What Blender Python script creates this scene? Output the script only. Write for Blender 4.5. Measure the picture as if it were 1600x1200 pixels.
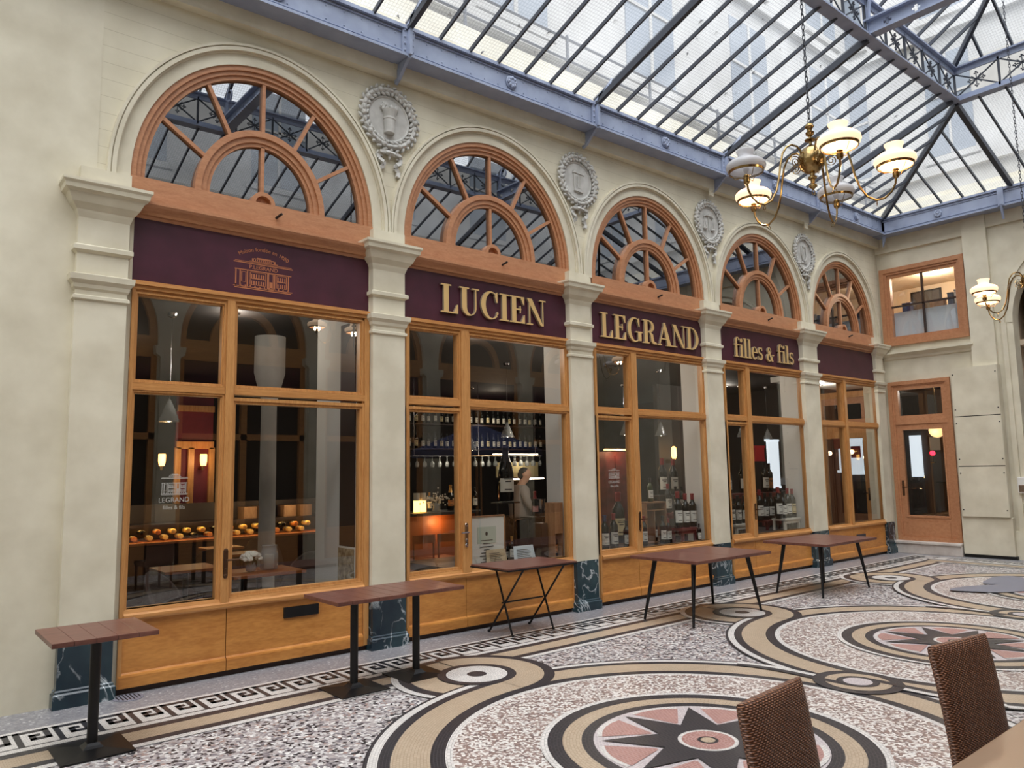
import bpy, bmesh, math, random
from mathutils import Vector, Matrix
random.seed(7)
PI = math.pi
scene = bpy.context.scene
col = scene.collection
for o in list(bpy.data.objects): bpy.data.objects.remove(o)

# ------------------------------------------------------------------ camera
FPX = 1185.0
CAM = Vector((-1.588, -6.839, 1.718)); YAW, PITCH, ROLL = .70017, .11419, -.01742
Fw = Vector((math.sin(YAW)*math.cos(PITCH), math.cos(YAW)*math.cos(PITCH), math.sin(PITCH)))
R0 = Vector((math.cos(YAW), -math.sin(YAW), 0)); U0 = R0.cross(Fw)
Rt = R0*math.cos(ROLL)+U0*math.sin(ROLL); Up = -R0*math.sin(ROLL)+U0*math.cos(ROLL)
cam = bpy.data.objects.new('camera', bpy.data.cameras.new('camera')); col.objects.link(cam)
cam.data.sensor_width = 36; cam.data.lens = FPX/1600*36; cam.data.clip_start = .05; cam.data.clip_end = 200
cam.matrix_world = Matrix(((Rt.x, Up.x, -Fw.x, CAM.x), (Rt.y, Up.y, -Fw.y, CAM.y), (Rt.z, Up.z, -Fw.z, CAM.z), (0, 0, 0, 1)))
scene.camera = cam

def at(u, v, y=None, x=None, z=None):
    """world point seen at photo position (u, v) on the given plane"""
    d = Fw+Rt*((u-800)/FPX)-Up*((v-600)/FPX)
    if y is not None: t = (y-CAM.y)/d.y
    elif x is not None: t = (x-CAM.x)/d.x
    else: t = (z-CAM.z)/d.z
    return CAM+d*t

# ------------------------------------------------------------------ daylight, exposure
w = bpy.data.worlds.new('sky'); scene.world = w; w.use_nodes = True
bgn = w.node_tree.nodes['Background']
bgn.inputs[0].default_value = (.90, .95, 1, 1); bgn.inputs[1].default_value = 1.7
sun = bpy.data.objects.new('sun', bpy.data.lights.new('sun', 'SUN')); col.objects.link(sun)
sun.data.energy = 5.0; sun.data.angle = math.radians(70); sun.data.color = (1, .99, .98)
sun.rotation_euler = Vector((.30, .34, -1)).to_track_quat('-Z', 'Y').to_euler()
vs = scene.view_settings
vs.view_transform = 'Standard'; vs.look = 'None'; vs.gamma = 1; vs.use_curve_mapping = False; vs.exposure = 0.46
scene.cycles.max_bounces = 8; scene.cycles.diffuse_bounces = 4; scene.cycles.glossy_bounces = 4
scene.cycles.transparent_max_bounces = 16; scene.cycles.transmission_bounces = 4
scene.cycles.sample_clamp_indirect = 6; scene.cycles.caustics_reflective = False; scene.cycles.caustics_refractive = False

# ------------------------------------------------------------------ materials
def srgb(r, g, b):
    f = lambda c: (c/255/12.92) if c/255 <= .04045 else ((c/255+.055)/1.055)**2.4
    return (f(r), f(g), f(b), 1)
M = {}
def mat(name, c, rough=.6, metal=0, spec=.5):
    m = bpy.data.materials.new(name); m.use_nodes = True
    b = m.node_tree.nodes['Principled BSDF']
    b.inputs['Base Color'].default_value = c; b.inputs['Roughness'].default_value = rough
    b.inputs['Metallic'].default_value = metal; b.inputs['Specular IOR Level'].default_value = spec
    M[name] = m; return m, m.node_tree, b
def nd(nt, t, **kw):
    n = nt.nodes.new(t)
    for k, v in kw.items():
        if k.startswith('i_'): n.inputs[int(k[2:]) if k[2:].isdigit() else k[2:]].default_value = v
        else: setattr(n, k, v)
    return n
def coords(nt, scale=(1, 1, 1), kind='Object'):
    tc = nd(nt, 'ShaderNodeTexCoord'); mp = nd(nt, 'ShaderNodeMapping'); mp.inputs['Scale'].default_value = scale
    nt.links.new(tc.outputs[kind], mp.inputs[0]); return mp.outputs[0]
def ramp(nt, fac, stops, interp='LINEAR'):
    r = nd(nt, 'ShaderNodeValToRGB'); r.color_ramp.interpolation = interp
    els = r.color_ramp.elements
    while len(els) < len(stops): els.new(.5)
    for e, (p, c) in zip(els, stops): e.position = p; e.color = c
    nt.links.new(fac, r.inputs[0]); return r.outputs[0]
def mixc(nt, fac, a, b, mode='MIX'):
    m = nd(nt, 'ShaderNodeMix', data_type='RGBA', blend_type=mode)
    for s, val in ((0, fac), (6, a), (7, b)):
        if hasattr(val, 'node'): nt.links.new(val, m.inputs[s])
        else: m.inputs[s].default_value = val
    return m.outputs[2]
def math_(nt, op, a, b=0):
    n = nd(nt, 'ShaderNodeMath', operation=op)
    for i, v in enumerate((a, b)):
        if hasattr(v, 'node'): nt.links.new(v, n.inputs[i])
        else: n.inputs[i].default_value = v
    return n.outputs[0]
def bump(nt, b, h, strength=.3, dist=.01):
    n = nd(nt, 'ShaderNodeBump'); n.inputs['Strength'].default_value = strength; n.inputs['Distance'].default_value = dist
    nt.links.new(h, n.inputs['Height']); nt.links.new(n.outputs[0], b.inputs['Normal'])
def noisy(name, c1, c2, scale=4, rough=.6, detail=5, stretch=(1, 1, 1), metal=0, bmp=0, spec=.5, lo=.35, hi=.65):
    m, nt, b = mat(name, c1, rough, metal, spec)
    n = nd(nt, 'ShaderNodeTexNoise'); n.inputs['Scale'].default_value = scale; n.inputs['Detail'].default_value = detail
    nt.links.new(coords(nt, stretch), n.inputs['Vector'])
    nt.links.new(ramp(nt, n.outputs[0], [(lo, c1), (hi, c2)]), b.inputs['Base Color'])
    if bmp: bump(nt, b, n.outputs[0], bmp)
    return m
# plaster, with faint course joints on the facade
noisy('plaster', srgb(204, 196, 174), srgb(220, 213, 192), 2.6, .85, 8, bmp=.05)
def facade_plaster():
    m, nt, b = mat('plaster_courses', srgb(222, 212, 184), .85)
    n = nd(nt, 'ShaderNodeTexNoise'); n.inputs['Scale'].default_value = 1.8; n.inputs['Detail'].default_value = 8
    c = coords(nt); nt.links.new(c, n.inputs['Vector'])
    base = ramp(nt, n.outputs[0], [(.33, srgb(203, 195, 172)), (.67, srgb(220, 213, 191))])
    sx = nd(nt, 'ShaderNodeSeparateXYZ'); nt.links.new(c, sx.inputs[0])
    fr = math_(nt, 'FRACT', math_(nt, 'MULTIPLY', sx.outputs[2], 6.7))
    ln = math_(nt, 'LESS_THAN', fr, .035)
    nt.links.new(mixc(nt, math_(nt, 'MULTIPLY', ln, .38), base, srgb(150, 138, 105)), b.inputs['Base Color'])
facade_plaster()
noisy('grey_plaster', srgb(168, 166, 160), srgb(190, 188, 182), 2, .85)
noisy('stone_relief', srgb(178, 176, 170), srgb(200, 198, 192), 9, .8, bmp=.08)
noisy('step_stone', srgb(186, 176, 168), srgb(206, 198, 190), 5, .7)
noisy('rough_stone', srgb(110, 92, 66), srgb(176, 160, 128), 16, .95, 8, bmp=1)
def wood(name, c1, c2, stretch, rough=.42, scale=3):
    m, nt, b = mat(name, c1, rough)
    c = coords(nt, stretch)
    n = nd(nt, 'ShaderNodeTexNoise'); n.inputs['Scale'].default_value = scale; n.inputs['Detail'].default_value = 7; n.inputs['Distortion'].default_value = .6
    nt.links.new(c, n.inputs['Vector'])
    n2 = nd(nt, 'ShaderNodeTexNoise'); n2.inputs['Scale'].default_value = scale*6; n2.inputs['Detail'].default_value = 4
    nt.links.new(c, n2.inputs['Vector'])
    a = ramp(nt, n.outputs[0], [(.3, c1), (.7, c2)])
    nt.links.new(mixc(nt, .35, a, ramp(nt, n2.outputs[0], [(.35, c1), (.65, c2)]), 'MIX'), b.inputs['Base Color'])
    bump(nt, b, n2.outputs[0], .06, .004)
wood('oak_across', srgb(170, 112, 58), srgb(206, 150, 90), (1, 6, 14))
wood('oak_upright', srgb(172, 116, 62), srgb(208, 154, 94), (14, 6, 1))
wood('oak_weathered', srgb(168, 114, 78), srgb(194, 140, 102), (2, 6, 8))
wood('oak_panel', srgb(172, 108, 48), srgb(212, 148, 76), (1.2, 5, 5), .36, 2)
wood('table_wood', srgb(82, 48, 42), srgb(122, 80, 68), (1.5, 16, 4), .33, 2)
wood('crate_wood', srgb(140, 98, 66), srgb(176, 132, 96), (6, 6, 1), .6)
noisy('red_stain', srgb(92, 28, 28), srgb(122, 44, 40), 6, .5)
noisy('burgundy', srgb(62, 24, 38), srgb(76, 32, 48), 3, .42)
noisy('burgundy_wall', srgb(96, 24, 38), srgb(112, 32, 46), 3, .6)
def marble():
    m, nt, b = mat('green_marble', srgb(20, 34, 44), .22)
    c = coords(nt, (1, 1, .7))
    n = nd(nt, 'ShaderNodeTexNoise'); n.inputs['Scale'].default_value = 3.5; n.inputs['Detail'].default_value = 8; n.inputs['Distortion'].default_value = 1.2
    nt.links.new(c, n.inputs['Vector'])
    v1 = math_(nt, 'ABSOLUTE', math_(nt, 'SUBTRACT', n.outputs[0], .5))
    vein = ramp(nt, v1, [(0, (1, 1, 1, 1)), (.006, (.45, .45, .45, 1)), (.02, (0, 0, 0, 1))])
    n2 = nd(nt, 'ShaderNodeTexNoise'); n2.inputs['Scale'].default_value = 2.2; n2.inputs['Detail'].default_value = 4
    nt.links.new(c, n2.inputs['Vector'])
    gate = ramp(nt, n2.outputs[0], [(.34, (0, 0, 0, 1)), (.5, (1, 1, 1, 1))])
    base = ramp(nt, n2.outputs[0], [(.3, srgb(20, 32, 46)), (.7, srgb(52, 76, 82))])
    f = nd(nt, 'ShaderNodeMix', data_type='RGBA', blend_type='MULTIPLY'); f.inputs[0].default_value = 1
    nt.links.new(vein, f.inputs[6]); nt.links.new(gate, f.inputs[7])
    nt.links.new(mixc(nt, f.outputs[2], base, srgb(200, 208, 212)), b.inputs['Base Color'])
marble()
noisy('blue_iron', srgb(140, 150, 174), srgb(154, 164, 186), 5, .45)
mat('dark_iron', srgb(52, 56, 66), .5)
mat('black_metal', srgb(24, 24, 26), .4, .3)
mat('black', srgb(10, 10, 11), .5)
mat('brass', srgb(158, 132, 88), .22, 1)
mat('chrome', srgb(200, 200, 204), .12, 1)
mat('bronze', srgb(96, 70, 52), .4, .8)
mat('gold_letter', srgb(226, 190, 128), .35, .25)
mat('letter_side', srgb(150, 132, 112), .6)
mat('gold_print', srgb(178, 110, 72), .5)
mat('white_paint', srgb(226, 224, 218), .5)
mat('offwhite', srgb(206, 202, 190), .6)
mat('paper', srgb(228, 226, 216), .7)
mat('paper_green', srgb(196, 204, 186), .7)
mat('paper_tan', srgb(190, 170, 136), .7)
mat('paper_blue', srgb(206, 216, 220), .7)
mat('ink', srgb(62, 60, 56), .7)
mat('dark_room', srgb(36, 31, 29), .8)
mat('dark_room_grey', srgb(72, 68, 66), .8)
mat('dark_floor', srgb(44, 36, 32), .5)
mat('attic', srgb(110, 112, 116), .9)
mat('dark_fabric', srgb(74, 62, 58), .9)
mat('navy', srgb(46, 54, 92), .85)
mat('dark_wood', srgb(54, 36, 28), .5)
mat('amber_wood', srgb(150, 84, 40), .5)
mat('label', srgb(226, 224, 214), .6)
mat('label_cream', srgb(222, 206, 160), .6)
mat('label_pink', srgb(214, 160, 156), .6)
mat('label_orange', srgb(196, 128, 70), .6)
mat('cap_red', srgb(140, 34, 40), .4)
mat('cap_black', srgb(26, 24, 26), .35)
mat('cap_gold', srgb(196, 150, 84), .3, .6)
mat('cap_blue', srgb(44, 54, 98), .4)
mat('bottle_glass', srgb(14, 16, 15), .06)
mat('bottle_green', srgb(52, 62, 26), .08)
mat('clear_glass', srgb(190, 196, 198), .1)
M['clear_glass'].node_tree.nodes['Principled BSDF'].inputs['Alpha'].default_value = .35
mat('frosted_glass', srgb(226, 234, 242), .5)
m_, nt_, b_ = mat('etched', srgb(214, 212, 204), .6); b_.inputs['Alpha'].default_value = .45
mat('bottle_lit', srgb(226, 196, 120), .3)  # lamplight on dark bottles, put into a pale gold colour
mat('pier_white', srgb(216, 213, 207), .85)
mat('socket', srgb(220, 220, 218), .4)
mat('skin', srgb(206, 160, 134), .5)
mat('hair', srgb(32, 24, 20), .6)
mat('grey_shirt', srgb(146, 140, 136), .85)
mat('trousers', srgb(30, 30, 34), .8)
mat('flower', srgb(236, 234, 226), .8)
mat('leaf', srgb(52, 76, 40), .7)
mat('candle', srgb(232, 222, 200), .5)
mat('curtain', srgb(214, 206, 190), .9)
mat('red_poster', srgb(196, 40, 56), .6)
mat('beige_wall', srgb(206, 188, 164), .85)
mat('tan_top', srgb(150, 122, 98), .3)
mat('drapery', srgb(150, 116, 74), .9)
noisy('outer_wall', srgb(166, 164, 160), srgb(188, 186, 182), 1.2, .9)
mat('outer_window', srgb(124, 132, 142), .3)
def emit(name, c, s):
    m = bpy.data.materials.new(name); m.use_nodes = True; nt = m.node_tree
    b = nt.nodes['Principled BSDF']; b.inputs['Base Color'].default_value = c
    b.inputs['Emission Color'].default_value = c; b.inputs['Emission Strength'].default_value = s; M[name] = m
emit('opal_lit', srgb(255, 218, 178), .85)
emit('bulb', srgb(255, 226, 180), 14)
emit('warm_glow', srgb(255, 190, 96), 5)
emit('warm_strip', srgb(255, 196, 110), 9)
emit('white_spot', srgb(255, 236, 210), 10)
emit('red_neon', srgb(255, 30, 50), 6)
emit('globe', srgb(255, 206, 140), 1.2)
emit('street_light', srgb(225, 236, 246), .8)
def opal():
    m, nt, b = mat('opal', srgb(232, 232, 234), .15); out = nt.nodes['Material Output']
    tr = nd(nt, 'ShaderNodeBsdfTranslucent'); tr.inputs[0].default_value = srgb(236, 236, 238); mx = nd(nt, 'ShaderNodeMixShader'); mx.inputs[0].default_value = .5
    nt.links.new(b.outputs[0], mx.inputs[1]); nt.links.new(tr.outputs[0], mx.inputs[2]); nt.links.new(mx.outputs[0], out.inputs[0])
opal()
def glass(name, tint, f0, rough=0):
    m = bpy.data.materials.new(name); m.use_nodes = True; nt = m.node_tree; nt.nodes.clear()
    out = nd(nt, 'ShaderNodeOutputMaterial'); t = nd(nt, 'ShaderNodeBsdfTransparent'); t.inputs[0].default_value = tint
    g = nd(nt, 'ShaderNodeBsdfGlossy'); g.inputs['Roughness'].default_value = rough
    ge = nd(nt, 'ShaderNodeNewGeometry'); dp = nd(nt, 'ShaderNodeVectorMath', operation='DOT_PRODUCT')
    nt.links.new(ge.outputs['Incoming'], dp.inputs[0]); nt.links.new(ge.outputs['Normal'], dp.inputs[1])
    c = math_(nt, 'SUBTRACT', 1, math_(nt, 'ABSOLUTE', dp.outputs['Value']))
    f = math_(nt, 'ADD', math_(nt, 'MULTIPLY', math_(nt, 'POWER', c, 5), 1-f0), f0)
    mx = nd(nt, 'ShaderNodeMixShader'); nt.links.new(f, mx.inputs[0])
    nt.links.new(t.outputs[0], mx.inputs[1]); nt.links.new(g.outputs[0], mx.inputs[2]); nt.links.new(mx.outputs[0], out.inputs[0]); M[name] = m
glass('shop_glass', (.88, .89, .88, 1), .15)
glass('arch_glass', (.55, .57, .60, 1), .40)
glass('jar_glass', (.9, .92, .92, 1), .07)
def roof_glass():
    m = bpy.data.materials.new('roof_glass'); m.use_nodes = True; nt = m.node_tree; nt.nodes.clear()
    out = nd(nt, 'ShaderNodeOutputMaterial'); t = nd(nt, 'ShaderNodeBsdfTransparent'); t.inputs[0].default_value = (.93, .95, .97, 1)
    tr = nd(nt, 'ShaderNodeBsdfTranslucent'); tr.inputs[0].default_value = (.92, .95, 1, 1)
    c = coords(nt); sx = nd(nt, 'ShaderNodeSeparateXYZ'); nt.links.new(c, sx.inputs[0])
    lx = math_(nt, 'LESS_THAN', math_(nt, 'FRACT', math_(nt, 'MULTIPLY', sx.outputs[0], 26)), .2)
    ly = math_(nt, 'LESS_THAN', math_(nt, 'FRACT', math_(nt, 'MULTIPLY', sx.outputs[1], 26)), .2)
    wire = math_(nt, 'MAXIMUM', lx, ly)
    nt.links.new(mixc(nt, wire, (.90, .91, .93, 1), (.62, .63, .64, 1)), t.inputs[0])
    n = nd(nt, 'ShaderNodeTexNoise'); n.inputs['Scale'].default_value = .9; nt.links.new(c, n.inputs['Vector'])
    f = math_(nt, 'MULTIPLY', n.outputs[0], .22)
    mx = nd(nt, 'ShaderNodeMixShader'); nt.links.new(f, mx.inputs[0])
    nt.links.new(t.outputs[0], mx.inputs[1]); nt.links.new(tr.outputs[0], mx.inputs[2]); nt.links.new(mx.outputs[0], out.inputs[0]); M['roof_glass'] = m
roof_glass()
# mosaic floor
def pebbles(name, stops, scale, rough=.35):
    m, nt, b = mat(name, (.5, .5, .5, 1), rough)
    v = nd(nt, 'ShaderNodeTexVoronoi'); v.inputs['Scale'].default_value = scale; c = coords(nt); nt.links.new(c, v.inputs['Vector'])
    s = nd(nt, 'ShaderNodeSeparateColor'); nt.links.new(v.outputs['Color'], s.inputs[0])
    a = ramp(nt, s.outputs[0], stops, 'CONSTANT')
    v2 = nd(nt, 'ShaderNodeTexVoronoi', feature='DISTANCE_TO_EDGE'); v2.inputs['Scale'].default_value = scale; nt.links.new(c, v2.inputs['Vector'])
    e = ramp(nt, v2.outputs['Distance'], [(.02, (1, 1, 1, 1)), (.10, (0, 0, 0, 1))])
    nt.links.new(mixc(nt, math_(nt, 'MULTIPLY', e, .3), a, srgb(128, 122, 120)), b.inputs['Base Color'])
pebbles('pebble_dark', [(0, srgb(44, 42, 46)), (.17, srgb(160, 152, 152)), (.34, srgb(122, 116, 120)), (.50, srgb(204, 200, 198)), (.72, srgb(176, 168, 166)), (.86, srgb(158, 134, 126)), (.92, srgb(226, 224, 220))], 44)
pebbles('pebble_warm', [(0, srgb(138, 116, 108)), (.30, srgb(224, 220, 214)), (.58, srgb(164, 144, 136)), (.72, srgb(206, 198, 192)), (.90, srgb(116, 98, 94))], 56)
pebbles('terrazzo', [(0, srgb(124, 123, 128)), (.35, srgb(138, 137, 142)), (.7, srgb(150, 149, 152)), (.95, srgb(186, 186, 186))], 60)
def tess(name, c1, c2, mortar, bw=.028, rh=.02):
    m, nt, b = mat(name, c1, .35)
    tc = nd(nt, 'ShaderNodeTexCoord'); br = nd(nt, 'ShaderNodeTexBrick')
    br.inputs['Color1'].default_value = c1; br.inputs['Color2'].default_value = c2; br.inputs['Mortar'].default_value = mortar
    br.inputs['Scale'].default_value = 1; br.inputs['Mortar Size'].default_value = .0016; br.inputs['Brick Width'].default_value = bw; br.inputs['Row Height'].default_value = rh
    nt.links.new(tc.outputs['UV'], br.inputs['Vector'])
    n = nd(nt, 'ShaderNodeTexNoise'); n.inputs['Scale'].default_value = 6; nt.links.new(tc.outputs['Object'], n.inputs['Vector'])
    nt.links.new(mixc(nt, .35, br.outputs[0], ramp(nt, n.outputs[0], [(.3, c1), (.7, c2)])), b.inputs['Base Color'])
tess('mosaic_white', srgb(222, 218, 212), srgb(204, 200, 196), srgb(140, 136, 134))
tess('mosaic_black', srgb(30, 30, 36), srgb(42, 42, 48), srgb(92, 90, 92))
tess('mosaic_tan', srgb(188, 170, 148), srgb(172, 154, 132), srgb(140, 116, 90))
tess('mosaic_pink', srgb(172, 126, 118), srgb(152, 108, 102), srgb(200, 180, 172))
tess('mosaic_grey', srgb(176, 166, 168), srgb(192, 182, 182), srgb(216, 210, 208))
mat('patch_grey', srgb(122, 122, 132), .5)
def wicker():
    m, nt, b = mat('wicker', srgb(96, 58, 40), .36)
    c = coords(nt)
    sx = nd(nt, 'ShaderNodeSeparateXYZ'); nt.links.new(c, sx.inputs[0])
    row = math_(nt, 'MULTIPLY', sx.outputs[2], 150)
    odd = math_(nt, 'MULTIPLY', math_(nt, 'FLOOR', row), PI)
    s = math_(nt, 'SINE', math_(nt, 'ADD', math_(nt, 'MULTIPLY', math_(nt, 'ADD', sx.outputs[0], sx.outputs[1]), 330), odd))
    rr = math_(nt, 'SINE', math_(nt, 'MULTIPLY', math_(nt, 'FRACT', row), PI))
    h = math_(nt, 'MULTIPLY', math_(nt, 'ADD', math_(nt, 'MULTIPLY', s, .5), .5), rr)
    n = nd(nt, 'ShaderNodeTexNoise'); n.inputs['Scale'].default_value = 7; n.inputs['Detail'].default_value = 6; nt.links.new(c, n.inputs['Vector'])
    a = ramp(nt, n.outputs[0], [(.3, srgb(150, 98, 72)), (.7, srgb(190, 136, 102))])
    nt.links.new(mixc(nt, h, srgb(70, 42, 30), a), b.inputs['Base Color']); bump(nt, b, h, 1, .004)
wicker()

# ------------------------------------------------------------------ mesh helpers
class MB:
    def __init__(s): s.v = []; s.f = []; s.m = []; s.uv = []; s.T = None
    def add(s, vs, fs, mi=0, uvs=None):
        b = len(s.v)
        s.v += [tuple(s.T @ Vector(v)) if s.T else tuple(v) for v in vs]
        for k, f in enumerate(fs):
            s.f.append([b+i for i in f]); s.m.append(mi); s.uv.append(uvs[k] if uvs else None)
        return s
    def box(s, x0, y0, z0, x1, y1, z1, mi=0):
        v = [(x, y, z) for x in (x0, x1) for y in (y0, y1) for z in (z0, z1)]
        return s.add(v, [(0, 1, 3, 2), (4, 6, 7, 5), (0, 4, 5, 1), (2, 3, 7, 6), (0, 2, 6, 4), (1, 5, 7, 3)], mi)
    def prism(s, poly, fn, a, b, mi=0):
        """poly: list of 2-D points; fn(p, t) -> 3-D; extruded from a to b"""
        n = len(poly)
        v = [fn(p, a) for p in poly]+[fn(p, b) for p in poly]
        return s.add(v, [tuple(range(n))[::-1], tuple(range(n, 2*n))]+[(i, (i+1) % n, n+(i+1) % n, n+i) for i in range(n)], mi)
    def profx(s, prof, x0, x1, mi=0): return s.prism(prof, lambda p, t: (t, p[0], p[1]), x0, x1, mi)
    def profy(s, prof, y0, y1, mi=0): return s.prism(prof, lambda p, t: (p[0], t, p[1]), y0, y1, mi)
    def bar(s, p0, p1, w, h, up=(0, 0, 1), mi=0):
        p0, p1 = Vector(p0), Vector(p1); d = (p1-p0).normalized(); u = Vector(up); sd = d.cross(u).normalized(); u = sd.cross(d)
        q = [sd*a*w/2+u*b*h/2 for a, b in ((-1, -1), (1, -1), (1, 1), (-1, 1))]
        v = [p0+k for k in q]+[p1+k for k in q]
        return s.add(v, [(3, 2, 1, 0), (4, 5, 6, 7)]+[(i, (i+1) % 4, 4+(i+1) % 4, 4+i) for i in range(4)], mi)
    def tube(s, pts, r, n=8, mi=0, closed=False):
        pts = [Vector(p) for p in pts]; k = len(pts); rs = r if isinstance(r, (list, tuple)) else [r]*k
        vs = []; prev = None
        for i, p in enumerate(pts):
            if closed: d = pts[(i+1) % k]-pts[i-1]
            else: d = pts[min(i+1, k-1)]-pts[max(i-1, 0)]
            d.normalize()
            if prev is None:
                a = Vector((0, 0, 1)) if abs(d.z) < .9 else Vector((1, 0, 0)); u = d.cross(a).normalized()
            else:
                u = (prev-d*prev.dot(d)).normalized()
            prev = u; w_ = d.cross(u)
            vs += [p+(u*math.cos(2*PI*j/n)+w_*math.sin(2*PI*j/n))*rs[i] for j in range(n)]
        fs = [(i*n+j, i*n+(j+1) % n, (i+1) % k*n+(j+1) % n, (i+1) % k*n+j) for i in range(k if closed else k-1) for j in range(n)]
        if not closed: fs += [tuple(range(n))[::-1], tuple(range((k-1)*n, k*n))]
        return s.add(vs, fs, mi)
    def lathe(s, prof, c=(0, 0, 0), n=20, axis='z', mi=0, caps=True):
        cx, cy, cz = c; vs = []; k = len(prof)
        for r, h in prof:
            for j in range(n):
                a = 2*PI*j/n; x, y = max(r, 1e-4)*math.cos(a), max(r, 1e-4)*math.sin(a)
                vs.append((cx+x, cy+y, cz+h) if axis == 'z' else (cx+x, cy-h, cz+y))
        fs = [(i*n+j, i*n+(j+1) % n, (i+1)*n+(j+1) % n, (i+1)*n+j) for i in range(k-1) for j in range(n)]
        if axis == 'y': fs = [f[::-1] for f in fs][::1]; fs = [f[::-1] for f in fs]
        if caps and prof[0][0] > 1e-3: fs.append(tuple(range(n))[::-1])
        if caps and prof[-1][0] > 1e-3: fs.append(tuple(range((k-1)*n, k*n)))
        return s.add(vs, fs, mi)
    def ball(s, c, r, n=10, sc=(1, 1, 1), mi=0, rot=None):
        k = max(4, n//2); vs = [(0, 0, -1)]
        for i in range(1, k):
            t = PI*i/k-PI/2
            vs += [(math.cos(t)*math.cos(2*PI*j/n), math.cos(t)*math.sin(2*PI*j/n), math.sin(t)) for j in range(n)]
        vs.append((0, 0, 1))
        V = [Vector((x*sc[0], y*sc[1], z*sc[2]))*r for x, y, z in vs]
        if rot: V = [rot @ p for p in V]
        fs = [(0, 1+(j+1) % n, 1+j) for j in range(n)]
        for i in range(k-2): fs += [(1+i*n+j, 1+i*n+(j+1) % n, 1+(i+1)*n+(j+1) % n, 1+(i+1)*n+j) for j in range(n)]
        L = len(vs)-1; fs += [(L, 1+(k-2)*n+j, 1+(k-2)*n+(j+1) % n) for j in range(n)]
        return s.add([Vector(c)+p for p in V], fs, mi)
    def arch(s, cx, z0, ri, ro, y0, y1, n=36, a0=0, a1=PI, mi=0):
        """half ring; ri, ro = (rx, rz) inner and outer"""
        vs = []
        for i in range(n+1):
            t = a0+(a1-a0)*i/n; c_, s_ = math.cos(t), math.sin(t)
            vs += [(cx+ri[0]*c_, y0, z0+ri[1]*s_), (cx+ro[0]*c_, y0, z0+ro[1]*s_), (cx+ro[0]*c_, y1, z0+ro[1]*s_), (cx+ri[0]*c_, y1, z0+ri[1]*s_)]
        fs = [(4*i+j, 4*i+(j+1) % 4, 4*i+4+(j+1) % 4, 4*i+4+j) for i in range(n) for j in range(4)]+[(3, 2, 1, 0), (4*n, 4*n+1, 4*n+2, 4*n+3)]
        return s.add(vs, fs, mi)
    def build(s, name, mats, parent=None, smooth=False, bevel=0, label=None):
        me = bpy.data.meshes.new(name); me.from_pydata(s.v, [], s.f); me.update()
        ms = mats if isinstance(mats, (list, tuple)) else [mats]
        for k in ms: me.materials.append(M[k])
        if len(ms) > 1: me.polygons.foreach_set('material_index', s.m)
        if any(s.uv):
            ul = me.uv_layers.new(name='UVMap')
            for p, u in zip(me.polygons, s.uv):
                if u:
                    for li, q in zip(p.loop_indices, u): ul.data[li].uv = q
        else:
            bm = bmesh.new(); bm.from_mesh(me); bmesh.ops.recalc_face_normals(bm, faces=bm.faces); bm.to_mesh(me); bm.free()
        if smooth:
            me.polygons.foreach_set('use_smooth', [True]*len(me.polygons))
            if smooth != 'all': me.set_sharp_from_angle(angle=math.radians(40))
        o = bpy.data.objects.new(name, me); col.objects.link(o)
        if parent:
            o.parent = parent; o.matrix_parent_inverse = Matrix.Translation(-parent.location) if parent.type == 'EMPTY' else Matrix()
        if bevel:
            md = o.modifiers.new('bevel', 'BEVEL'); md.width = bevel; md.segments = 2; md.limit_method = 'ANGLE'
        if label: o['label'] = label
        return o
def tag(o, label, cat, group=None, kind=None):
    o['label'] = label
    if cat: o['category'] = cat
    if group: o['group'] = group
    if kind: o['kind'] = kind
    return o
def thing(name, label, cat, loc=(0, 0, 0), group=None):
    o = bpy.data.objects.new(name, None); col.objects.link(o); o.location = loc; o.empty_display_size = .1
    return tag(o, label, cat, group)
def struct(o, label, cat): return tag(o, label, cat, None, 'structure')
KIDS = {}
def kids(o): return [c for c in bpy.data.objects if c.parent == o]
def dup(root, loc, label, rotz=0, group=None, scale=1, swap=None):
    """copy of a thing with copies of its parts and sub-parts"""
    if root.name not in KIDS: KIDS[root.name] = [(c, kids(c)) for c in kids(root)]
    r = root.copy(); col.objects.link(r); r.location = loc; r.rotation_euler = (0, 0, rotz); r.scale = (scale,)*3
    r['label'] = label
    if group: r['group'] = group
    elif 'group' in r: del r['group']
    for c, gs in KIDS[root.name]:
        k = c.copy(); col.objects.link(k); k.parent = r
        if swap and c.name.split('.')[0] in swap:
            k.data = k.data.copy(); k.data.materials[0] = M[swap[c.name.split('.')[0]]]
        for g in gs: h = g.copy(); col.objects.link(h); h.parent = k
    return r

# ------------------------------------------------------------------ dimensions
BAYS = [(0, 2.25), (2.69, 5.14), (5.57, 8.02), (8.46, 10.9), (11.36, 13.76)]
ARCH = [(-.046, 2.296), (2.679, 5.179), (5.591, 8.068), (8.48, 10.965), (11.347, 13.744)]
PIL = [(-.43, -.05), (2.26, 2.64), (5.09, 5.46), (7.94, 8.33), (10.78, 11.27), (13.60, 13.9)]
SPR, RISE = 4.29, 1.34
XE, YC, YO = 14.1, -3.86, -7.72          # far wall, middle of the gallery, opposite wall
zf = lambda x: 5.945+.0145*x             # lower edge of the fascia
zb = lambda x: 6.15+.018*(x-2.5)         # lower edge of the iron beam
def rloft(mb, x0, x1, y0, y1, prof, mi=0):
    vs = [p for d, z in prof for p in ((x0-d, y0-d, z), (x1+d, y0-d, z), (x1+d, y1, z), (x0-d, y1, z))]
    n = len(prof)
    fs = [(4*i+j, 4*i+(j+1) % 4, 4*i+4+(j+1) % 4, 4*i+4+j) for i in range(n-1) for j in range(4)]+[(3, 2, 1, 0), tuple(range(4*n-4, 4*n))]
    return mb.add(vs, fs, mi)

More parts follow.
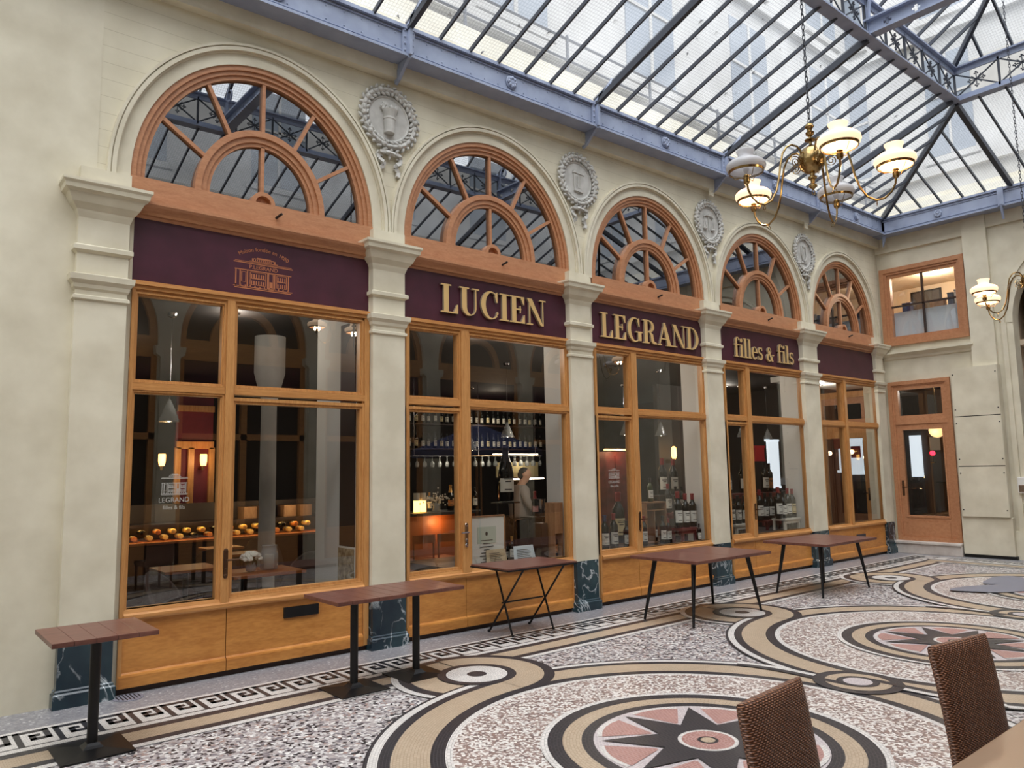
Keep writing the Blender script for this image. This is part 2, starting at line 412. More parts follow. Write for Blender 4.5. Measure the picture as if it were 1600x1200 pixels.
# ------------------------------------------------------------------ mosaic floor
def floor():
    mats = ['pebble_dark', 'pebble_warm', 'terrazzo', 'mosaic_white', 'mosaic_black', 'mosaic_tan', 'mosaic_pink', 'mosaic_grey', 'patch_grey', 'step_stone']
    DK, WM, TZ, WH, BK, TN, PK, GR, PT, ST = range(10)
    mb = MB(); Z = [0.0]
    def up(): Z[0] += .0004; return Z[0]
    def quad(x0, y0, x1, y1, mi, z=None):
        z = up() if z is None else z; L = abs(x1-x0) >= abs(y1-y0)
        p = [(x0, y0), (x1, y0), (x1, y1), (x0, y1)]
        mb.add([(x, y, z) for x, y in p], [(0, 1, 2, 3)], mi, [[(x, y) if L else (y, x) for x, y in p]])
    def ring(cx, cy, r0, r1, mi, a0=0, a1=360, n=72):
        z = up(); a0, a1 = math.radians(a0), math.radians(a1); n = max(8, int(n*(a1-a0)/(2*PI)))
        for i in range(n):
            t, s_ = a0+(a1-a0)*i/n, a0+(a1-a0)*(i+1)/n
            p = [(r0, t), (r1, t), (r1, s_), (r0, s_)]; rm = (r0+r1)/2
            mb.add([(cx+r*math.cos(a), cy+r*math.sin(a), z) for r, a in p], [(0, 1, 2, 3)], mi, [[(a*rm, r) for r, a in p]])
    def disc(cx, cy, r, mi, n=64):
        ring(cx, cy, .0, r, mi, n=n)
    def poly(pts, mi):
        z = up(); mb.add([(x, y, z) for x, y in pts], [tuple(range(len(pts)))], mi, [list(pts)])
    # slab under everything, shop floor side included
    mb.box(-9, YO-1, -.12, 20, 0.3, -.001, DK); 
    for k in range(6): mb.uv[-1-k] = [(0, 0)]*4
    quad(-9, YO-.5, 20, .3, DK)
    quad(-9, -.47, 20, .3, TZ); quad(XE-.5, YO, XE+1, .3, TZ)
    # border along the facade, the far wall and the opposite side
    X1 = XE-.32
    def strips(y0s):
        for (a, b, m_) in y0s:
            quad(-9, a, X1-(-a-.47)*.9, b, m_)
    strips([(-.475, -.525, WH), (-.525, -.545, BK), (-.545, -.865, WH), (-.865, -.885, BK), (-.885, -.955, WH), (-.955, -1.045, BK), (-1.045, -1.235, TN), (-1.235, -1.32, BK), (-1.32, -1.385, WH)])
    z = up()
    # greek key, black on white
    P, y0, H = .2345, -.855, .30
    sx, sy, hw = P/6, H/5, .0185
    def key(ox, oy, dx, dy):
        path = [(0, 0), (0, 5), (4.4, 5), (4.4, 1.9), (2.1, 1.9), (2.1, 3.3), (2.9, 3.3)]
        for (a, b), (c, d) in zip(path, path[1:]):
            xa, xb = sorted((a*sx, c*sx)); ya, yb = sorted((b*sy, d*sy))
            q = [(xa-hw, ya-hw*1.3), (xb+hw, ya-hw*1.3), (xb+hw, yb+hw*1.3), (xa-hw, yb+hw*1.3)]
            pts = [(ox+dx[0]*x+dy[0]*y, oy+dx[1]*x+dy[1]*y) for x, y in q]
            if (dx[0]*dy[1]-dx[1]*dy[0]) < 0: pts = pts[::-1]
            mb.add([(x, y, z) for x, y in pts], [(0, 1, 2, 3)], BK, [pts])
    n = int((X1-.2+9)/P)
    for k in range(n): key(-9+.055+k*P, y0, (1, 0), (0, 1))
    for k in range(30): key(XE-.835, -1.2-k*P, (0, -1), (1, 0))
    def strips_end(xs):
        for (a, b, m_) in xs: quad(XE-a, YO, XE-b, -.5-(a-.45)*.9, m_)
    strips_end([(.45, .5, WH), (.5, .52, BK)])
    zz = Z[0]
    quad(XE-.84, YO, XE-.52, -1.0, WH, z-.0002)
    strips_end([(.84, .86, BK), (.86, .93, WH), (.93, 1.02, BK), (1.02, 1.21, TN), (1.21, 1.29, BK), (1.29, 1.35, WH)])
    for a, b, m_ in [(6.8, 6.74, WH), (6.74, 6.65, BK), (6.65, 6.46, TN), (6.46, 6.37, BK), (6.37, 6.31, WH)]: quad(-9, -a, X1-1, -b, m_)
    # medallions and the scrolls that tie them together
    P = 3.93; CY = -3.82; ED = 2.29; EM = P/2
    C = [(2.50+P*k, CY) for k in (-2, -1, 0, 1, 2)]
    bands = [(2.09, 2.115, BK), (2.03, 2.09, WH), (1.955, 2.03, BK), (1.72, 1.955, TN), (1.63, 1.72, BK)]
    eb = [(.66, .72, WH), (.57, .66, BK), (.335, .57, TN)]
    Zb = Z[0]
    for cx, cy in C:
        Z[0] = Zb+.00002*(cx+8)
        for sg in (1, -1):
            ex, ey = cx-.06*sg, cy+sg*ED
            a = (90, 270) if sg > 0 else (-90, 90)
            for r0, r1, m_ in eb: ring(ex, ey, r0, r1, m_, *a)
    Zb = Z[0]
    for cx, cy in C:
        Z[0] = Zb+.00002*(cx+8)
        for r0, r1, m_ in bands: ring(cx, cy, r0, r1, m_, n=110)
    Zb = Z[0]
    for cx, cy in C:
        Z[0] = Zb+.00002*(cx+8)
        disc(cx, cy, 1.63, WH, 96); disc(cx, cy, 1.585, WM, 96)
        for sg in (1, -1):
            ex, ey = cx-.06*sg, cy+sg*ED
            a = (-88.5, 90) if sg > 0 else (91.5, 270)
            for r0, r1, m_ in eb[1:]: ring(ex, ey, r0, r1, m_, *a)
            ring(ex, ey, .26, .335, BK); disc(ex, ey, .26, WH); disc(ex, ey, .085, BK, 32)
    # scroll eyes on the middle line: each band curls round the eye and ends on its neighbour
    def strip(cx, cy, f, d0, d1, t0, t1, mi, n=28):
        z = up()
        for i in range(n):
            a, b = t0+(t1-t0)*i/n, t0+(t1-t0)*(i+1)/n; fa, fb = f(a), f(b)
            mb.add([(cx+r*math.cos(t), cy+r*math.sin(t), z) for r, t in ((fa+d0, a), (fa+d1, a), (fb+d1, b), (fb+d0, b))], [(0, 1, 2, 3)], mi, [[(a*1.9, d0), (a*1.9, d1), (b*1.9, d1), (b*1.9, d0)]])
    def defl(t):
        y = abs(1.9*math.sin(t)); s_ = max(0, min(1, (.95-y)/.85)); s_ = s_*s_*(3-2*s_); return 1.9925-.1500*s_
    Zb = Z[0]
    for cx, cy in C:
        Z[0] = Zb+.00002*(cx+8); mx = cx+EM
        ring(mx, cy, .245, .335, BK, -62, 128); ring(mx, cy, .245, .335, BK, 118, 308); ring(mx, cy, .10, .245, TN)
        for c0, s0 in ((cx, 0), (cx+P, PI)):
            strip(c0, cy, defl, .0375, .10, s0+.17, s0+.5, WH); strip(c0, cy, defl, -.0375, .0375, s0, s0+.5, BK)
        disc(mx, cy, .158, BK, 40); disc(mx, cy, .108, GR, 40)
    # star roses
    Zb = Z[0]
    for cx, cy in C:
        Z[0] = Zb+.00002*(cx+8)
        disc(cx, cy, 1.045, WH); disc(cx, cy, 1.0, BK); disc(cx, cy, .905, TN); disc(cx, cy, .785, BK); disc(cx, cy, .71, GR)
        # pink fields between the points
        for k in range(8):
            a = math.radians(22.5+45*k)+.04; q = []
            for r, d in ((.655, -.27), (.665, -.13), (.67, 0), (.665, .13), (.655, .27), (.36, .03), (.36, -.03)):
                q.append((cx+r*math.cos(a+d), cy+r*math.sin(a+d)))
            poly([(cx+(x-cx)*1.05, cy+(y-cy)*1.05) for x, y in q], WH); poly(q, PK)
        z = up()
        for k in range(8):
            a = math.radians(45*k)+.04
            pts = [(cx, cy), (cx+.31*math.cos(a-PI/8), cy+.31*math.sin(a-PI/8)), (cx+.66*math.cos(a), cy+.66*math.sin(a)), (cx+.31*math.cos(a+PI/8), cy+.31*math.sin(a+PI/8))]
            mb.add([(x, y, z) for x, y in pts], [(0, 1, 2, 3)], BK, [pts])
        disc(cx, cy, .185, WH, 40); disc(cx, cy, .16, PK, 40); disc(cx, cy, .065, BK, 32); disc(cx, cy, .045, TN, 32)
    # repair patches on the third medallion
    cx, cy = C[4]; Z[0] += .0006
    for px, py, sx_, sy_, ro in ((-1.0, -.55, .42, .16, .7), (-.15, .75, .75, .34, -.5), (.6, .95, .5, .3, .1)):
        poly([(cx+px+sx_*(1+.15*math.sin(3*t+px))*math.cos(t)*math.cos(ro)-sy_*math.sin(t)*math.sin(ro), cy+py+sx_*math.cos(t)*math.sin(ro)+sy_*(1+.2*math.cos(2*t))*math.sin(t)*math.cos(ro)) for t in [2*PI*i/24 for i in range(24)]], PT)
    o = mb.build('floor', mats); struct(o, 'mosaic gallery floor with star medallions and a greek key border', 'floor')
floor()

# ------------------------------------------------------------------ facade wall
def facade():
    mb = MB(); y0, y1 = 0, .30
    edges = [-.30]+[(ARCH[i][1]+ARCH[i+1][0])/2 for i in range(4)]+[XE+.3]
    for i, (a, b) in enumerate(ARCH):
        cx, rx = (a+b)/2, (b-a)/2
        pts = [(edges[i], SPR), (a, SPR)]+[(cx-rx*math.cos(PI*k/40), SPR+RISE*math.sin(PI*k/40)) for k in range(1, 40)]+[(b, SPR), (edges[i+1], SPR), (edges[i+1], 7), (edges[i], 7)]
        mb.profy(pts, y0, y1)
    mb.box(-6, y0-.004, 0, -.30, y1, 7, 1)
    mb.box(-.30, y0, 0, BAYS[0][0], y1, SPR, 1)
    for i in range(4): mb.box(BAYS[i][1], y0, 0, BAYS[i+1][0], y1, SPR, 1)
    mb.box(BAYS[4][1], y0, 0, XE+.3, y1, SPR, 1)
    struct(mb.build('wall_left', ['plaster_courses', 'plaster']), 'cream plaster arcade wall of the wine shop', 'wall')
    # archivolt mouldings
    for i, (a, b) in enumerate(ARCH):
        cx, rx = (a+b)/2, (b-a)/2; mb = MB()
        for d0, d1, yy in ((.0, .105, -.006), (.105, .12, -.022), (.12, .155, -.05), (.155, .165, -.035), (.165, .188, -.055)):
            mb.arch(cx, SPR, (rx+d0, RISE+d0), (rx+d1, RISE+d1), yy, .0, 56)
            mb.box(a-d1, yy, 4.25, a-d0, 0, SPR); mb.box(b+d0, yy, 4.25, b+d1, 0, SPR)
        struct(mb.build('trim_%d' % (i+20), 'plaster', smooth=True), 'raised plaster moulding round the %s arch of the arcade' % ORD[i], 'moulding')
    # pilasters
    for i, (a, b) in enumerate(PIL):
        y = -.08 if i < 5 else -.06
        t = thing('trim_%d' % (i+1), ['pilaster left of the first shop window', 'pilaster between the first and second shop windows', 'pilaster between the second and third shop windows', 'pilaster between the third and fourth shop windows', 'pilaster between the fourth and fifth shop windows', 'narrow pilaster in the far corner of the arcade'][i], 'pilaster', (a, y, 0)); t['kind'] = 'structure'
        mb = MB(); mb.box(a, y, .58, b, 0, 3.87); mb.build('shaft', 'plaster', t)
        mb = MB()
        rloft(mb, a, b, y, 0, [(0, 3.82), (.015, 3.86), (.02, 3.88), (.06, 3.93), (.085, 3.985), (.09, 4.0), (.12, 4.02), (.125, 4.055), (.14, 4.075), (.14, 4.10), (.0, 4.105)])
        rloft(mb, a, b, y, 0, [(0, 4.10), (0, 4.25)])
        rloft(mb, a, b, y, 0, [(0, 3.53), (.03, 3.55), (.03, 3.585), (0, 3.60)])
        rloft(mb, a, b, y, 0, [(0, 3.22), (.015, 3.24), (.02, 3.27), (.045, 3.30), (.05, 3.345), (0, 3.36)])
        rloft(mb, a, b, y, 0, [(0, 3.14), (.018, 3.15), (.018, 3.175), (0, 3.185)])
        mb.build('capital', 'plaster', t)
        mb = MB(); rloft(mb, a, b, y-.012, 0, [(0, 0), (0, .60)]); rloft(mb, a, b, y-.012, 0, [(.025, 0), (.025, .10), (.012, .112), (.012, .125), (0, .135)])
        mb.build('plinth', 'green_marble', t, label='dark green marble plinth with white veins')
    # fascia under the iron beam
    mb = MB()
    for x0, x1 in ((-6, 4), (4, XE+.1)):
        mb.add([(x0, -.10, zf(x0)), (x1, -.10, zf(x1)), (x1, .01, zf(x1)), (x0, .01, zf(x0)), (x0, -.10, 6.95), (x1, -.10, 6.95), (x1, .01, 6.95), (x0, .01, 6.95)],
               [(3, 2, 1, 0), (0, 1, 5, 4), (1, 2, 6, 5), (2, 3, 7, 6), (3, 0, 4, 7), (4, 5, 6, 7)])
    struct(mb.build('trim_10', 'plaster'), 'plain plaster fascia below the blue iron beam', 'fascia')
ORD = ['first', 'second', 'third', 'fourth', 'fifth']
facade()

# ------------------------------------------------------------------ arched windows
def fan_window(i, a, b, y=.03, s=0, name='window', parent_label=None):
    """arched fanlight with its timber beam; s shifts it"""
    cx, rx = (a+b)/2, (b-a)/2
    t = thing('window_%d' % (i+6), parent_label or 'arched fan window over the %s shopfront' % ORD[i], 'window', (cx, y, SPR)); t['kind'] = 'structure'
    W = .125; f = lambda d: (rx-d, RISE-d)
    mb = MB()
    mb.arch(cx, SPR, f(.045), f(0), y-.02, y+.10, 48); mb.arch(cx, SPR, f(.085), f(.045), y, y+.10, 48); mb.arch(cx, SPR, f(W), f(.085), y+.02, y+.10, 48)
    mb.build('arch_frame', 'oak_weathered', t, smooth=True)
    ro = (rx*.54, RISE*.535); ri = (rx*.42, RISE*.425); g = lambda k: (ri[0]+(ro[0]-ri[0])*k, ri[1]+(ro[1]-ri[1])*k)
    mb = MB(); mb.arch(cx, SPR, g(.6), ro, y-.01, y+.09, 40); mb.arch(cx, SPR, g(.25), g(.6), y+.01, y+.09, 40); mb.arch(cx, SPR, ri, g(.25), y+.025, y+.09, 40)
    mb.build('inner_arch', 'oak_weathered', t, smooth=True)
    for k, deg in enumerate((30, 60, 90, 120, 150)):
        c, s_ = math.cos(math.radians(deg)), math.sin(math.radians(deg)); mb = MB()
        mb.bar((cx+ro[0]*.97*c, y+.05, SPR+ro[1]*.97*s_), (cx+(rx-W*.8)*c, y+.05, SPR+(RISE-W*.8)*s_), .035, .05, (0, 1, 0)); mb.build('glazing_bar', 'oak_weathered', t)
    mb = MB(); mb.bar((cx, y+.05, SPR), (cx, y+.05, SPR+ri[1]+.01), .035, .05, (0, 1, 0)); mb.build('glazing_bar', 'oak_weathered', t)
    mb = MB(); mb.arch(cx, SPR, (.075, .075), (.115, .115), y-.02, y+.09, 20); mb.arch(cx, SPR, (.0, .0), (.075, .075), y+.03, y+.09, 20); mb.build('hub', 'oak_weathered', t)
    mb = MB(); n = 32
    vs = [(cx, y+.06, SPR)]+[(cx+(rx-.1)*math.cos(PI*k/n), y+.06, SPR+(RISE-.1)*math.sin(PI*k/n)) for k in range(n+1)]
    mb.add(vs, [tuple(range(n+2))]); mb.build('pane', 'arch_glass', t)
    mb = MB(); mb.box(a, y-.035, 4.055, b, y+.12, SPR); mb.build('beam_board', 'oak_weathered', t)
    mb = MB(); mb.profx([(.12, 3.925), (-.0, 3.925), (-.02, 3.945), (-.05, 3.95), (-.055, 3.975), (-.10, 4.01), (-.115, 4.03), (-.115, 4.055), (.12, 4.055)], BAYS[i][0], BAYS[i][1])
    mb.build('cornice', 'oak_weathered', t)
    mb = MB(); p = Vector((cx+.12, y-.03, 4.17)); mb.tube([p, p+Vector((.03, -.07, .03))], .012, 8); mb.build('peg', 'black_metal', t, label='small black metal peg')
    return t
for i, (a, b) in enumerate(ARCH): fan_window(i, a, b)

# ------------------------------------------------------------------ shopfronts
def pane_box(mb, x0, x1, z0, z1, y, w=.028):
    """glazing bead round a pane: two stepped rings"""
    for k, (d0, d1, yy) in enumerate(((-w, -w*.45, y-.022), (-w*.45, .0, y-.008))):
        X0, X1, Z0, Z1 = x0+d0, x1-d0, z0+d0, z1-d0
        x_, X_, z_, Z_ = x0+d1, x1-d1, z0+d1, z1-d1
        mb.box(X0, yy, Z0, x_, y+.06, Z1); mb.box(X_, yy, Z0, X1, y+.06, Z1)
        mb.box(x_, yy, Z0, X_, y+.06, z_); mb.box(x_, yy, Z_, X_, y+.06, Z1)
def shopfront(i, mull, left_sash, right_sash, panel_cut):
    a, b = BAYS[i]; y = .0; m0, m1 = mull
    t = thing('window_%d' % (i+1), ['oak shopfront with two tall panes left of the shop name', 'oak shopfront with a glazed door below the first word of the shop name', 'oak shopfront below the second word of the shop name', 'oak shopfront below the lower-case words of the shop name', 'oak shopfront in the far corner with inner doors behind'][i], 'shopfront', ((a+b)/2, y, 0)); t['kind'] = 'structure'
    xl0, xr1 = a+.055, b-.10
    T0, T1, S0 = 2.415, 2.535, .66
    mb = MB(); mb.box(a, y-.03, .05, a+.03, y+.1, 3.37); mb.box(b-.055, y-.03, .05, b, y+.1, 3.37); mb.box(b-.075, y-.015, .6, b-.055, y+.1, 3.3)
    mb.build('jamb', 'oak_upright', t)
    mb = MB(); mb.box(a, y-.035, 3.30, b, y+.1, 3.375); mb.box(a, y-.055, 3.335, b, y+.1, 3.36); mb.box(a+.03, y-.015, 3.27, b-.06, y+.1, 3.30)
    mb.build('head_rail', 'oak_across', t)
    mb = MB(); mb.box(m0+.035, y-.04, .6, m1-.035, y+.1, 3.3); mb.box(m0+.02, y-.02, .6, m1-.02, y+.1, 3.3); mb.build('mullion', 'oak_upright', t)
    mb = MB(); mb.box(a+.03, y-.03, T0+.03, m0+.03, y+.1, T1-.03); mb.box(m1-.03, y-.03, T0+.03, b-.055, y+.1, T1-.03); mb.build('transom', 'oak_across', t)
    mb = MB(); mb.profx([(.1, .575), (-.045, .575), (-.05, .59), (-.05, .615), (-.03, .63), (-.02, S0), (.1, S0)], a+.03, b-.05); mb.build('sill_rail', 'oak_across', t)
    for nm, x0, x1, sash in (('left', xl0, m0, left_sash), ('right', m1, xr1, right_sash)):
        for z0, z1 in ((S0+(.03 if sash else 0), T0-(.05 if sash else 0)), (T1, 3.25)):
            e = .02 if z0 < 1 else 0
            mb = MB()
            if sash and z0 < 1:
                pane_box(mb, x0+.0, x1, z0, z1, y, .055)
            else: pane_box(mb, x0, x1, z0, z1, y)
            f = mb.build('sash', 'oak_upright', t)
            mb = MB(); mb.add([(x0, y+.03, z0), (x1, y+.03, z0), (x1, y+.03, z1), (x0, y+.03, z1)], [(0, 1, 2, 3)]); mb.build('pane', 'shop_glass', f)
    # stall riser: two panels with a skirting
    for x0, x1 in ((a+.01, panel_cut-.003), (panel_cut+.003, b-.06)):
        mb = MB(); mb.box(x0, y-.012, .05, x1, y+.08, .58)
        mb.profx([(0, .05), (-.035, .05), (-.035, .135), (-.03, .15), (-.018, .155), (-.012, .165), (0, .165)], x0, x1)
        mb.build('panel', 'oak_panel', t)
    mb = MB(); mb.box(a, y+.0, 0, b, y+.08, .05); mb.build('gap_shade', 'dark_wood', t)  # dark strip painted as the shade in the gap below the panels
    return t
def lever(t, x, z, y=-.04, m='bronze', side=1):
    mb = MB(); mb.box(x-.02, y-.008, z-.11, x+.02, y+.01, z+.11); mb.ball((x, y-.006, z+.11), .02, 10, (1, .4, 1)); mb.ball((x, y-.006, z-.11), .02, 10, (1, .4, 1))
    mb.tube([(x, y, z+.03), (x, y-.05, z+.03), (x+.1*side, y-.055, z+.03)], .008, 8); mb.lathe([(.011, 0), (.011, .012), (.006, .014)], (x, y-.006, z-.05), 10, 'y')
    mb.build('door_handle', m, t)
w1 = shopfront(0, (.76, .90), False, True, .86); lever(w1, .83, .96)
w2 = shopfront(1, (3.37, 3.55), True, False, 3.46); lever(w2, 3.45, 1.03, m='chrome', side=-1)
w3 = shopfront(2, (6.24, 6.42), True, False, 6.33); lever(w3, 6.34, 1.02)
w4 = shopfront(3, (9.0, 9.18), True, False, 9.1); lever(w4, 9.1, 1.02)
w5 = shopfront(4, (12.22, 12.38), False, False, 12.3)
mb = MB(); mb.box(1.38, -.03, .415, 1.72, -.008, .51); tag(mb.build('letter_slot', 'black_metal'), 'flat dark letter slot in the oak panel below the first shop window', 'letter slot')
mb = MB(); mb.box(12.42, -.03, .36, 12.75, -.008, .44); tag(mb.build('letter_slot', 'dark_iron'), 'small dark slot in the oak panel of the far corner shopfront', 'letter slot')

# ------------------------------------------------------------------ sign boards and lettering
def rect(x0, y0, x1, y1): return [(x0, y0), (x1, y0), (x1, y1), (x0, y1)]
def band(o, i, a0, a1, n=20):
    r = []
    a0, a1 = math.radians(a0), math.radians(a1)
    for k in range(n):
        t, s_ = a0+(a1-a0)*k/n, a0+(a1-a0)*(k+1)/n
        r.append([(i[0]+i[2]*math.cos(t), i[1]+i[3]*math.sin(t)), (o[0]+o[2]*math.cos(t), o[1]+o[3]*math.sin(t)), (o[0]+o[2]*math.cos(s_), o[1]+o[3]*math.sin(s_)), (i[0]+i[2]*math.cos(s_), i[1]+i[3]*math.sin(s_))])
    return r
TS, HL = .185, .05
def serif(cx, y, w=.20): return rect(cx-w, y, cx+w, y+HL)
def glyph(c):
    st = lambda x, y0=0, y1=1: rect(x, y0, x+TS, y1)
    if c == 'L': return .70, [st(.1), rect(0, 0, .64, HL), serif(.19, 1-HL, .19), [(.64, 0), (.64, .32), (.60, .32), (.48, HL), (.48, 0)]]
    if c == 'I': return .42, [st(.1), serif(.19, 0, .19), serif(.19, 1-HL, .19)]
    if c == 'U': return .84, [st(.1, .3), rect(.62, .3, .62+HL, 1), serif(.19, 1-HL, .19), serif(.645, 1-HL, .14)]+band((.385, .3, .285, .3), (.4525, .3, .1675, .3-HL), 180, 360)
    if c == 'C': return .80, band((.42, .5, .40, .515), (.47, .5, .265, .515-HL), 48, 312)+[[(.65, .62), (.70, .62), (.70, 1), (.66, 1), (.58, .86)], [(.66, .25), (.71, .30), (.74, .22), (.64, .10)]]
    if c == 'G': return .88, band((.42, .5, .40, .515), (.47, .5, .265, .515-HL), 50, 318)+[rect(.60, .05, .60+TS, .44), rect(.48, .44-HL, .86, .44), [(.65, .64), (.70, .64), (.70, 1), (.66, 1), (.58, .88)]]
    if c == 'E': return .74, [st(.1), rect(0, 0, .66, HL), rect(0, 1-HL, .64, 1), rect(.2, .49, .5, .49+HL), [(.66, 0), (.66, .32), (.62, .32), (.5, HL), (.5, 0)], [(.64, 1), (.64, .70), (.60, .70), (.48, 1-HL), (.48, 1)], rect(.44, .38, .48, .65)]
    if c == 'N': return .90, [rect(.12, 0, .12+HL, 1), [(.02, 1), (.25, 1), (.76, 0), (.70, 0), (.62, .03)], rect(.72, 0, .72+HL, 1), serif(.145, 0, .14), serif(.745, 1-HL, .14)]
    if c == 'R': return .86, [st(.1), serif(.19, 0, .19), rect(0, 1-HL, .35, 1), rect(.2, .47, .36, .47+HL), [(.30, .47), (.46, .50), (.60, .40), (.65, .12), (.82, .06), (.80, 0), (.60, 0), (.48, .10), (.45, .36), (.38, .47)]]+band((.34, .735, .34, .265), (.34, .735, .17, .215), -90, 90)
    if c == 'A': return .92, [[(.10, 0), (.15, 0), (.46, .92), (.43, 1)], [(.38, 1), (.50, 1), (.84, 0), (.62, 0), (.38, .80)], rect(.24, .27, .64, .27+HL), serif(.125, 0, .125), serif(.73, 0, .19)]
    if c == 'D': return .88, [st(.1), rect(0, 0, .36, HL), rect(0, 1-HL, .36, 1)]+band((.34, .5, .46, .5), (.34, .5, .285, .5-HL), -90, 90)
    if c == 'f': return .44, [rect(.1, 0, .1+TS*.9, .8), rect(0, .60, .40, .60+HL), rect(.02, 0, .38, HL)]+band((.30, .80, .20, .22), (.33, .80, .065, .165), 40, 180, 10)+band((.42, .90, .06, .06), (.42, .90, 0, 0), 0, 360, 10)
    if c == 'i': return .36, [rect(.1, 0, .1+TS*.9, .65), rect(.01, 0, .36, HL), rect(.01, .65-HL, .2, .65)]+band((.18, .86, .10, .10), (.18, .86, 0, 0), 0, 360, 12)
    if c == 'l': return .36, [rect(.1, 0, .1+TS*.9, 1), rect(.01, 0, .36, HL), rect(.01, 1-HL, .2, 1)]
    if c == 'e': return .56, band((.27, .32, .26, .335), (.29, .32, .13, .335-HL), 0, 318)+[rect(.12, .33, .53, .33+HL)]
    if c == 's': return .50, band((.22, .48, .18, .185), (.23, .48, .09, .12), 40, 270, 12)+band((.24, .19, .20, .20), (.23, .19, .10, .12), -140, 90, 12)+[[(.08, .40), (.16, .44), (.40, .28), (.34, .22)], rect(.36, .48, .40, .66), rect(.04, 0, .08, .2)]
    if c == '&': return .80, band((.30, .56, .17, .18), (.31, .56, .08, .14), 0, 360, 14)+band((.28, .20, .25, .22), (.30, .20, .12, .165), 70, 330, 14)+[[(.16, .56), (.30, .60), (.66, 0), (.48, 0)], [(.50, .12), (.54, .10), (.66, .34), (.62, .36)], rect(.54, .32, .74, .32+HL*.8)]
    return .4, []
def words(parent, text, x0, x1, z0, cap, y, depth, m=('gold_letter', 'letter_side')):
    ws = [glyph(c)[0] if c != ' ' else .28 for c in text]; k = (x1-x0)/sum(ws); x = x0
    for c, wd in zip(text, ws):
        if c != ' ':
            mb = MB(); polys = glyph(c)[1]
            for n, P in enumerate(polys):
                area = sum(p[0]*q[1]-q[0]*p[1] for p, q in zip(P, P[1:]+P[:1]))
                if abs(area) < 1e-7: continue
                e = .0004*(n % 7)
                pts = [(x+p[0]*k, z0+p[1]*cap) for p in P]
                mb.prism(pts, lambda p, t: (p[0], t, p[1]), y, y-depth-e, 1)
                i0 = len(mb.f)-len(pts)-2; mb.m[i0+1] = 0
            mb.build('letter', list(m), parent)
        x += wd*k
SIGN_Y = .0
def sign(i, label):
    a, b = BAYS[i]; t = thing('shop_sign', label, 'sign', ((a+b)/2, SIGN_Y, 3.37))
    mb = MB(); mb.box(a, SIGN_Y, 3.372, b, SIGN_Y+.08, 3.93); mb.build('sign_board', 'burgundy', t)
    return t
s1 = sign(0, 'burgundy sign board printed with a small picture of a shop'); s2 = sign(1, 'burgundy sign board with raised gold letters LUCIEN'); s3 = sign(2, 'burgundy sign board with raised gold letters LEGRAND')
s4 = sign(3, 'burgundy sign board with gold lower-case letters filles & fils'); s5 = sign(4, 'plain burgundy sign board in the far corner without letters')
words(s2, 'LUCIEN', 3.14, 4.72, 3.485, .325, -.005, .03)
words(s3, 'LEGRAND', 5.70, 7.86, 3.465, .335, -.005, .03)
words(s4, 'filles & fils', 8.76, 10.56, 3.46, .315, -.005, .03)
FONT = []
def small_text(parent, body, loc, size, m, arc=None, name='lettering', depth=.001, normal='-y', align='CENTER'):
    cu = bpy.data.curves.new('text', 'FONT'); cu.body = body; cu.size = size; cu.align_x = align; cu.extrude = depth
    to = bpy.data.objects.new('text', cu); col.objects.link(to)
    dg = bpy.context.evaluated_depsgraph_get(); me = bpy.data.meshes.new_from_object(to.evaluated_get(dg))
    bpy.data.objects.remove(to); bpy.data.curves.remove(cu)
    vs = [v.co.copy() for v in me.vertices]; fs = [tuple(p.vertices) for p in me.polygons]; bpy.data.meshes.remove(me)
    out = []
    for v in vs:
        x, z, d = v.x, v.y, v.z
        if arc: t = x/arc; x, z = (arc+z)*math.sin(t), (arc+z)*math.cos(t)-arc
        if normal == '-y': out.append((loc[0]+x, loc[1]-d, loc[2]+z))
        elif normal == '-x': out.append((loc[0]-d, loc[1]-x, loc[2]+z))
        else: out.append((loc[0]+x, loc[1]+z, loc[2]+d))
    mb = MB(); mb.add(out, fs); return mb.build(name, m, parent)
def shop_print(t, x0, x1, z0, z1, y, m, lettering=True):
    """line drawing of an old shop front, as printed on the board and etched on the panes"""
    W, H = x1-x0, z1-z0; mb = MB(); e = .0012
    r = lambda a, b, c, d: mb.box(x0+a*W, y-e, z0+b*H, x0+c*W, y, z0+d*H)
    def fr(a, b, c, d, k=.012): r(a, b, c, b+k*1.2); r(a, d-k*1.2, c, d); r(a, b, a+k, d); r(c-k, b, c, d)
    r(.02, 0, .98, .03); r(.0, .05, 1, .075); r(.02, .56, .98, .59); r(.0, .78, 1, .81); r(.02, .83, .98, .845)
    for a in (.03, .10, .22, .56, .68, .92): r(a, .05, a+.02, .58)
    fr(.13, .20, .21, .52); fr(.27, .14, .54, .54); fr(.58, .08, .67, .56); fr(.72, .14, .90, .54); r(.27, .33, .54, .36); r(.72, .33, .90, .36)
    for k in range(6):
        for zz in (.15, .36): r(.29+k*.04, zz, .31+k*.04, zz+.12); 
    for k in range(4):
        for zz in (.15, .36): r(.74+k*.04, zz, .757+k*.04, zz+.12)
    r(.60, .12, .65, .30)
    for k in range(24):
        if k % 2 == 0: r(.03+k*.04, .08, .05+k*.04, .12)
    r(.26, .86, .74, .88); r(.30, .88, .33, .96); r(.67, .88, .70, .96); r(.33, .95, .67, .97); r(.38, .97, .62, 1.0)
    for k in range(9): r(.35+k*.033, .89, .365+k*.033, .94)
    mb.build('shop_drawing', m, t)
    if lettering: small_text(t, 'P.LEGRAND', ((x0+x1)/2, y, z0+.635*H), H*.17, m)
shop_print(s1, .85, 1.42, 3.44, 3.75, -.001, 'gold_print')
small_text(s1, 'Maison fondée en 1880', (1.135, -.002, 3.815), .052, 'gold_print', arc=.42)

